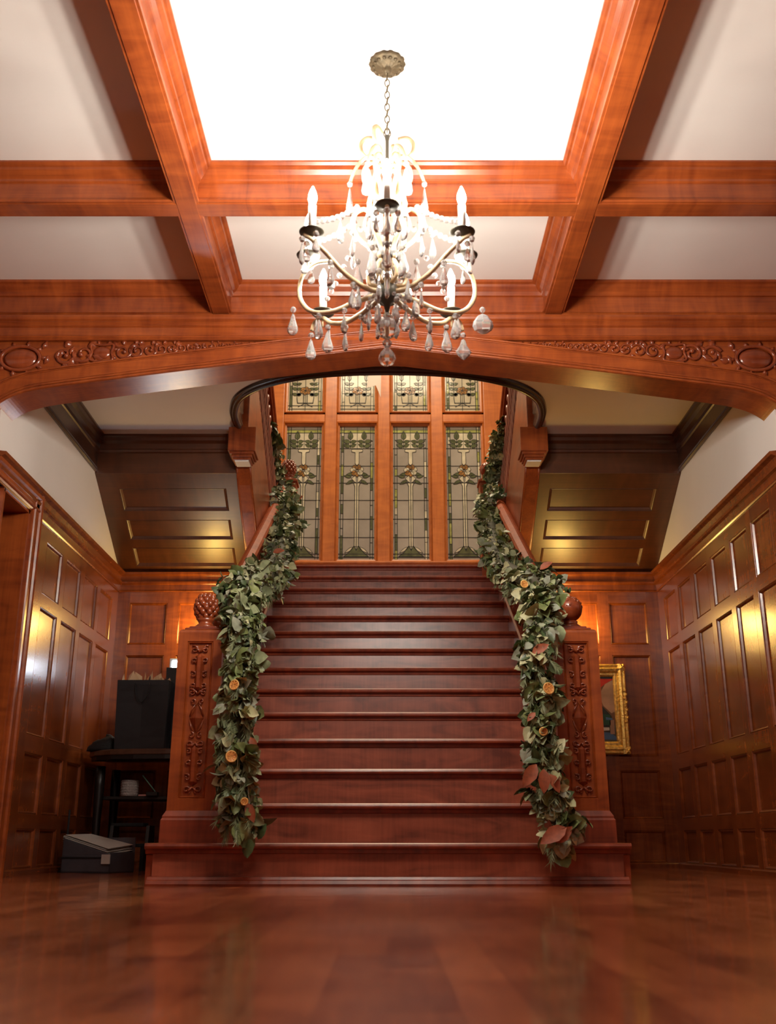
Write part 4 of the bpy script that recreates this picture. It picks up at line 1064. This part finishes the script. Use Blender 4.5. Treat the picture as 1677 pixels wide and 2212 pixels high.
for cx in (x0+0.02, x1-0.02):
    for cz in (z0+0.02, z1-0.02):
        sx_ = 1 if cx > 1.3 else -1; sz_ = 1 if cz > 1 else -1
        for k in range(4): leaf_lump(m, cx-sx_*0.0, cz, yb-0.040, 0.024, 0.010, [0.8, 2.3, -0.8, -2.3][k], h=0.012)
        m.ball((cx, yb-0.036, cz), 0.016, 8, 6)
for cx in (x0+0.012, x1-0.012):
    for k in range(9): leaf_lump(m, cx, 0.93+k*0.026, yb-0.036, 0.028, 0.010, PI/2+0.5*(-1)**k, h=0.010)
for k in range(8):
    for cz in (z0+0.012, z1-0.012): leaf_lump(m, 1.22+k*0.026, cz, yb-0.036, 0.028, 0.010, 0.5*(-1)**k, h=0.010)
m.build('frame_ornament', GOLD, pt)
PC = [plain('paint_'+n, c, 0.35, noise=nz, nscale=sc_) for n, c, nz, sc_ in (('ground', (0.10, 0.085, 0.055), 0.5, 7), ('red', (0.62, 0.035, 0.012), 0.25, 9), ('flesh', (0.44, 0.26, 0.17), 0.35, 6), ('dark', (0.018, 0.022, 0.018), 0.6, 12), ('green', (0.012, 0.06, 0.03), 0.5, 10), ('blue', (0.06, 0.14, 0.28), 0.4, 8), ('white', (0.6, 0.58, 0.52), 0.2, 8), ('brown', (0.20, 0.09, 0.04), 0.4, 9))]
m = MB()
def cp(pts, mi, lv):
    m.add([(x, yb-0.012-0.0006*lv, z) for x, z in pts], [tuple(range(len(pts)))], mi)
cp([(x0+0.07, z0+0.07), (x1-0.07, z0+0.07), (x1-0.07, z1-0.07), (x0+0.07, z1-0.07)], 7, 0)
cp([(x0+0.08, z0+0.08), (x1-0.08, z0+0.08), (x1-0.08, 0.92), (x0+0.08, 0.90)], 0, 1)
cp([(x0+0.08, z1-0.08), (x1-0.08, z1-0.08), (x1-0.08, z1-0.10), (1.50, 1.20), (1.44, 1.155), (1.36, 1.14), (1.2, 1.10), (x0+0.08, 1.12)], 1, 2)
cp([(x0+0.08, z1-0.08), (x1-0.08, z1-0.08), (x1-0.08, z1-0.10), (x0+0.08, z1-0.095)], 3, 3)
cp([(1.45, 1.12), (1.50, 1.20), (1.57, 1.235), (1.575, 1.02), (1.53, 1.0), (1.48, 1.05)], 2, 3)
cp([(1.38, 1.14), (1.44, 1.15), (1.47, 1.05), (1.53, 0.98), (1.53, 0.90), (1.38, 0.90)], 3, 3)
cp([(1.40, 1.00), (1.52, 0.99), (1.52, 0.92), (1.38, 0.92)], 4, 4)
cp([(1.425, 1.10), (1.445, 1.11), (1.45, 1.07), (1.43, 1.06)], 6, 4)
cp([(1.49, 0.975), (1.535, 0.965), (1.535, 0.955), (1.49, 0.955)], 5, 5)
cp([(1.38, 0.905), (1.51, 0.905), (1.51, 0.885), (1.38, 0.878)], 6, 4)
cp([(1.515, 0.955), (1.545, 0.955), (1.545, 0.86), (1.515, 0.86)], 2, 4)
cp([(1.38, 0.88), (1.52, 0.87), (1.575, 0.82), (1.38, 0.83)], 5, 2)
m.build('canvas', PC, pt)

# ------------------------------------------------------------------ console table and what stands on it
TZ = 0.705
tb = thing('console_table', (-1.45, 6.6, 0), 'dark round-fronted console table against the left panelled wall', 'table')
tp = [(-1.885, 6.95), (-1.885, 6.52), (-1.82, 6.40), (-1.70, 6.31), (-1.55, 6.265), (-1.35, 6.25), (-1.15, 6.27), (-1.02, 6.33), (-0.98, 6.45), (-0.98, 6.95)]
MB().prism(tp, 'z', TZ-0.035, TZ).build('tabletop', TABLEW, tb, bevel=0.006)
MB().prism([(x*0.97-0.043, y*0.985+0.10) for x, y in tp][1:-1], 'z', TZ-0.060, TZ-0.035).build('apron', TABLED, tb)
for x, y in ((-1.80, 6.50), (-1.06, 6.45), (-1.80, 6.88), (-1.06, 6.88)):
    MB().lathe([(0.030, 0), (0.022, 0.05), (0.026, 0.30), (0.032, 0.5), (0.030, TZ-0.09)], (x, y, 0), 10).build('leg', TABLED, tb)
MB().box(-1.78, -1.10, 6.52, 6.90, 0.415, 0.435).build('shelf', TABLED, tb, bevel=0.003)
def bag(name, x0, x1, y0, y1, z0, z1, mat, label, tissue, spread=0.02):
    b = thing(name, ((x0+x1)/2, (y0+y1)/2, z0), label, 'bag', 'black gift bags on the console table')
    m = MB(); n = 6; rings = []
    r = random.Random(int(abs(x0)*100))
    L = []
    for k in range(n+1):
        t = k/n; z = z0+(z1-z0)*t; e = spread*(t-0.3)*0.4
        pinch = 0.012*math.sin(PI*t)
        L.append([(x0-e, y0-e, z), ((x0+x1)/2, y0-e+pinch*0.5, z), (x1+e, y0-e, z), (x1+e-pinch, (y0+y1)/2, z), (x1+e, y1+e, z), ((x0+x1)/2, y1+e, z), (x0-e, y1+e, z), (x0-e+pinch, (y0+y1)/2, z)])
    vs = [p for ring in L for p in ring]
    fs = [(k*8+i, k*8+(i+1) % 8, (k+1)*8+(i+1) % 8, (k+1)*8+i) for k in range(n) for i in range(8)]
    fs.append(tuple(range(7, -1, -1))); m.add(vs, fs)
    top = [(p[0]*0.985+0.015*(x0+x1)/2, p[1]*0.998+0.002*(y0+y1)/2, z1-0.002) for p in L[-1]]
    m.add(L[-1]+[(p[0], p[1], z1-0.03) for p in top], [(i, (i+1) % 8, (i+1) % 8+8, i+8) for i in range(8)])
    m.add([(p[0], p[1], z1-0.03) for p in top], [tuple(range(8))])
    m.build('bag_body', mat, b)
    for s in (1,):
        yy = y0-0.012
        MB().tube(catmull([((x0*.65+x1*.35), yy, z1-0.02), ((x0*.62+x1*.38), yy-0.012, z1-0.09), ((x0+x1)/2, yy-0.014, z1-0.14), ((x0*.38+x1*.62), yy-0.012, z1-0.09), ((x0*.35+x1*.65), yy, z1-0.02)], 5), 0.003, 5).build('handle', BLACKC, b)
    if tissue:
        m = MB(); 
        for k in range(26):
            cx, cy = r.uniform(x0+0.01, x1-0.02), r.uniform(y0+0.01, y1-0.01); h = r.uniform(0.012, 0.062); w = r.uniform(0.02, 0.05); a = r.uniform(0, PI)
            dx, dy = w*math.cos(a), w*math.sin(a)
            m.add([(cx-dx, cy-dy, z1-0.028), (cx+dx, cy+dy, z1-0.028), (cx+dx*r.uniform(-.2, .6), cy+dy*0.3-0.01, z1+h), (cx-dx*0.7, cy-dy*0.5+0.01, z1+h*0.55)], [(0, 1, 2, 3)], 0 if r.random() < 0.66 else 1)
        m.build('tissue_paper', [TISSUE, TISSUE2], b)
    return b
bag('gift_bag', -1.68, -1.37, 6.30, 6.46, TZ, 1.125, BLACK, 'large black gift bag stuffed with cream tissue on the console table', True)
bag('gift_bag', -1.425, -1.16, 6.50, 6.64, TZ, 1.235, BLACK, 'taller black gift bag partly hidden behind the left newel post', False)
# slumped black cloth
m = MB()
r = random.Random(2); n1, n2 = 12, 10
def clump(cx, cy, rx, ry, h, seed, name, label):
    r = random.Random(seed); m = MB(); vs = []
    for i in range(9):
        t = i/8
        for k in range(18):
            a = 2*PI*k/18; rr = math.cos(t*PI/2)**0.7*(1+0.10*math.sin(3*a+seed)+r.uniform(-.05, .05))
            vs.append((cx+rx*rr*math.cos(a)+0.06*rx*t, cy+ry*rr*math.sin(a), TZ+0.001+h*math.sin(t*PI/2)*(1+0.18*math.cos(a-0.4))*(1+r.uniform(-.04, .04))))
    fs = [(i*18+k, i*18+(k+1) % 18, (i+1)*18+(k+1) % 18, (i+1)*18+k) for i in range(8) for k in range(18)]+[tuple(range(17, -1, -1)), tuple(range(8*18, 9*18))]
    m.add(vs, fs, 0, True); tag(m.build(name, BLACKC), label, 'cloth')
clump(-1.775, 6.44, 0.085, 0.075, 0.085, 4, 'folded_cloth', 'rumpled black cloth heaped against the left side of the large gift bag')
clump(-1.868, 6.50, 0.030, 0.03, 0.05, 9, 'rolled_cloth', 'small rolled black cloth at the left end of the console table')
# monitor with a lit screen
mo = thing('monitor', (-1.36, 6.80, TZ), 'small lit screen in a white bezel just left of the left newel post', 'monitor')
MB().box(-1.478, -1.12, 6.79, 6.81, 1.10, 1.345).build('bezel', PAPER, mo, bevel=0.004)
MB().box(-1.458, -1.14, 6.786, 6.7905, 1.118, 1.328).build('screen', SCREEN, mo)
MB().box(-1.37, -1.33, 6.80, 6.83, TZ+0.01, 1.16).box(-1.46, -1.26, 6.72, 6.88, TZ, TZ+0.012).build('stand', GREYB, mo)
# under the table
m = MB(); m.lathe([(0.050, 0), (0.054, 0.006), (0.054, 0.094), (0.050, 0.098), (0.046, 0.094), (0.044, 0.02), (0.002, 0.018)], (0, 0, 0), 24)
for k in range(6): m.tube([(0.0545*math.cos(a), 0.0545*math.sin(a), 0.012+k*0.0155) for a in [2*PI*i/24 for i in range(24)]], 0.003, 5, closed=True)
o = m.build('ribbed_pot', WHITEC, loc=(-1.625, 6.56, 0.436)); tag(o, 'white ribbed pot on the shelf under the console table', 'pot')
o = MB().box(-0.045, 0.045, -0.03, 0.03, 0, 0.010).build('note_pad', PINK, bevel=0.002, loc=(-1.515, 6.55, 0.436)); tag(o, 'small pink pad beside the white ribbed pot', 'notepad')
pc = MB(); pc.tube([(-1.535, 6.50, 0.560), (-1.455, 6.50, 0.468)], 0.0035, 6); pc.tube([(-1.455, 6.50, 0.468), (-1.447, 6.50, 0.459)], [0.0035, 0.0005], 6)
pe = thing('desk_caddy', (-1.45, 6.55, 0.436), 'dark pen caddy with a mint green pencil sticking out, under the console table', 'pen caddy')
MB().box(-1.50, -1.43, 6.47, 6.53, 0.436, 0.46).build('caddy_tray', TABLED, pe, bevel=0.003); pc.build('pencil', PENC, pe)
# step stool
sl = thing('step_stool', (-1.6, 6.45, 0), 'low black step stool in the shadow under the console table', 'stool')
MB().box(-1.70, -1.50, 6.46, 6.60, 0.255, 0.275).build('top_step', BLACKC, sl, bevel=0.004)
MB().box(-1.70, -1.46, 6.34, 6.46, 0.135, 0.155).build('lower_step', BLACKC, sl, bevel=0.004)
for x in (-1.69, -1.47):
    MB().prism([(6.34, 0), (6.62, 0), (6.60, 0.26), (6.46, 0.26), (6.44, 0.135), (6.34, 0.135)], 'x', x-0.01, x+0.01).build('side', TABLED, sl)
# grey tray with papers
tr_ = thing('document_bin', (-1.665, 6.1, 0), 'grey plastic bin with white papers on the floor before the console table', 'bin')
A = Matrix.Rotation(math.radians(-24), 3, 'Z')
def Tm(mb): mb.v = [tuple((A @ Vector((x, y, 0)))+Vector((-1.655, 6.08, z))) for x, y, z in mb.v]; return mb
m = MB(); hx, hy = 0.17, 0.11
m.box(-hx, hx, -hy, hy, 0.0, 0.012); m.box(-hx, hx, -hy, -hy+0.008, 0, 0.10); m.box(-hx, hx, hy-0.008, hy, 0, 0.19); m.box(-hx, -hx+0.008, -hy, hy, 0, 0.19); m.box(hx-0.008, hx, -hy, hy, 0, 0.11)
m.add([(-hx, -hy, 0.10), (hx, -hy, 0.10), (-hx, -hy, 0.185), (-hx, -hy+0.008, 0.10), (hx, -hy+0.008, 0.10), (-hx, -hy+0.008, 0.185)], [(0, 1, 2), (3, 5, 4), (0, 2, 5, 3), (1, 4, 5, 2)])
Tm(m).build('bin_body', GREYB, tr_, bevel=0.002)
m = MB(); m.box(-hx-0.004, hx+0.004, -hy-0.004, -hy+0.002, 0.078, 0.086); Tm(m).build('rib', BLACKC, tr_)
m = MB(); r = random.Random(8)
for k in range(7):
    z = 0.115+k*0.006; a = r.uniform(-0.01, 0.01)
    m.add([(-0.17+a, -0.105, z+0.055), (0.14+a, -0.105, z-0.02), (0.15+a, 0.10, z), (-0.16+a, 0.10, z+0.06)]+[(-0.17+a, -0.105, z+0.053), (0.14+a, -0.105, z-0.022), (0.15+a, 0.10, z-0.002), (-0.16+a, 0.10, z+0.058)],
          [(0, 1, 2, 3), (4, 7, 6, 5), (0, 4, 5, 1), (1, 5, 6, 2), (2, 6, 7, 3), (3, 7, 4, 0)])
Tm(m).build('papers', PAPER, tr_)
m = MB(); m.box(hx-0.05, hx+0.006, -hy-0.012, -hy-0.004, 0.05, 0.10); Tm(m).build('clip', PAPER, tr_)
pl = thing('stanchion', (-1.865, 6.2, 0), 'thin black upright rod on a small foot beside the grey bin', 'rod')
MB().tube([(-1.865, 6.15, 0.01), (-1.865, 6.15, 0.345)], 0.006, 8).build('rod', BLACKC, pl)
MB().lathe([(0.035, 0), (0.035, 0.008), (0.008, 0.014), (0.002, 0.015)], (-1.865, 6.15, 0), 16).build('foot', BLACKC, pl)

# ------------------------------------------------------------------ lights
def point(name, loc, power, col, rad=0.05):
    l = bpy.data.lights.new(name, 'POINT'); l.energy = power; l.color = col; l.shadow_soft_size = rad
    o = bpy.data.objects.new(name, l); o.location = loc; COL.objects.link(o); return o
def area(name, loc, rotv, sx, sy, power, col):
    l = bpy.data.lights.new(name, 'AREA'); l.shape = 'RECTANGLE'; l.size = sx; l.size_y = sy; l.energy = power; l.color = col
    o = bpy.data.objects.new(name, l); o.location = loc; o.rotation_euler = rotv; COL.objects.link(o); return o
for sx in (-1, 1): point('sconce_light', (sx*1.30, 6.86, 1.605), 9.5, (1.0, 0.66, 0.17), 0.07)
area('landing_light', (0, 8.0, 5.66), (0, 0, 0), 1.6, 1.2, 95, (1.0, 0.80, 0.55))
area('hall_fill_top', (0, -1.6, 2.84), (0, 0, 0), 1.4, 1.4, 34, (1.0, 0.88, 0.74))  # unseen fill behind the camera, added to brighten stair fronts and newels
for sx in (-1, 1): point('hall_fill_side', (sx*2.9, -1.8, 2.1), 5, (1.0, 0.86, 0.70), 0.12)  # added pair of side fills; no fittings stand for them

W = bpy.data.worlds.new('world'); SC.world = W; W.use_nodes = True
W.node_tree.nodes['Background'].inputs[0].default_value = (0.02, 0.018, 0.015, 1)
W.node_tree.nodes['Background'].inputs[1].default_value = 0.3

# ------------------------------------------------------------------ camera
cam = bpy.data.cameras.new('camera'); co = bpy.data.objects.new('camera', cam); COL.objects.link(co)
cam.sensor_fit = 'VERTICAL'; cam.sensor_height = 32; cam.lens = 32*2175/2212
co.location = (0, 0, EYE); co.rotation_euler = (math.radians(90+17.98), 0, 0)
cam.clip_start = 0.05
cam.dof.use_dof = True; cam.dof.focus_distance = 5.6; cam.dof.aperture_fstop = 4.0
SC.camera = co

SC.view_settings.view_transform = 'Standard'; SC.view_settings.look = 'None'
SC.view_settings.gamma = 1; SC.view_settings.use_curve_mapping = False
SC.view_settings.exposure = 0.15
SC.cycles.use_denoising = True
SC.cycles.sample_clamp_indirect = 4.0
SC.cycles.max_bounces = 10; SC.cycles.diffuse_bounces = 5; SC.cycles.glossy_bounces = 4; SC.cycles.transmission_bounces = 8
SC.cycles.caustics_reflective = False; SC.cycles.caustics_refractive = False
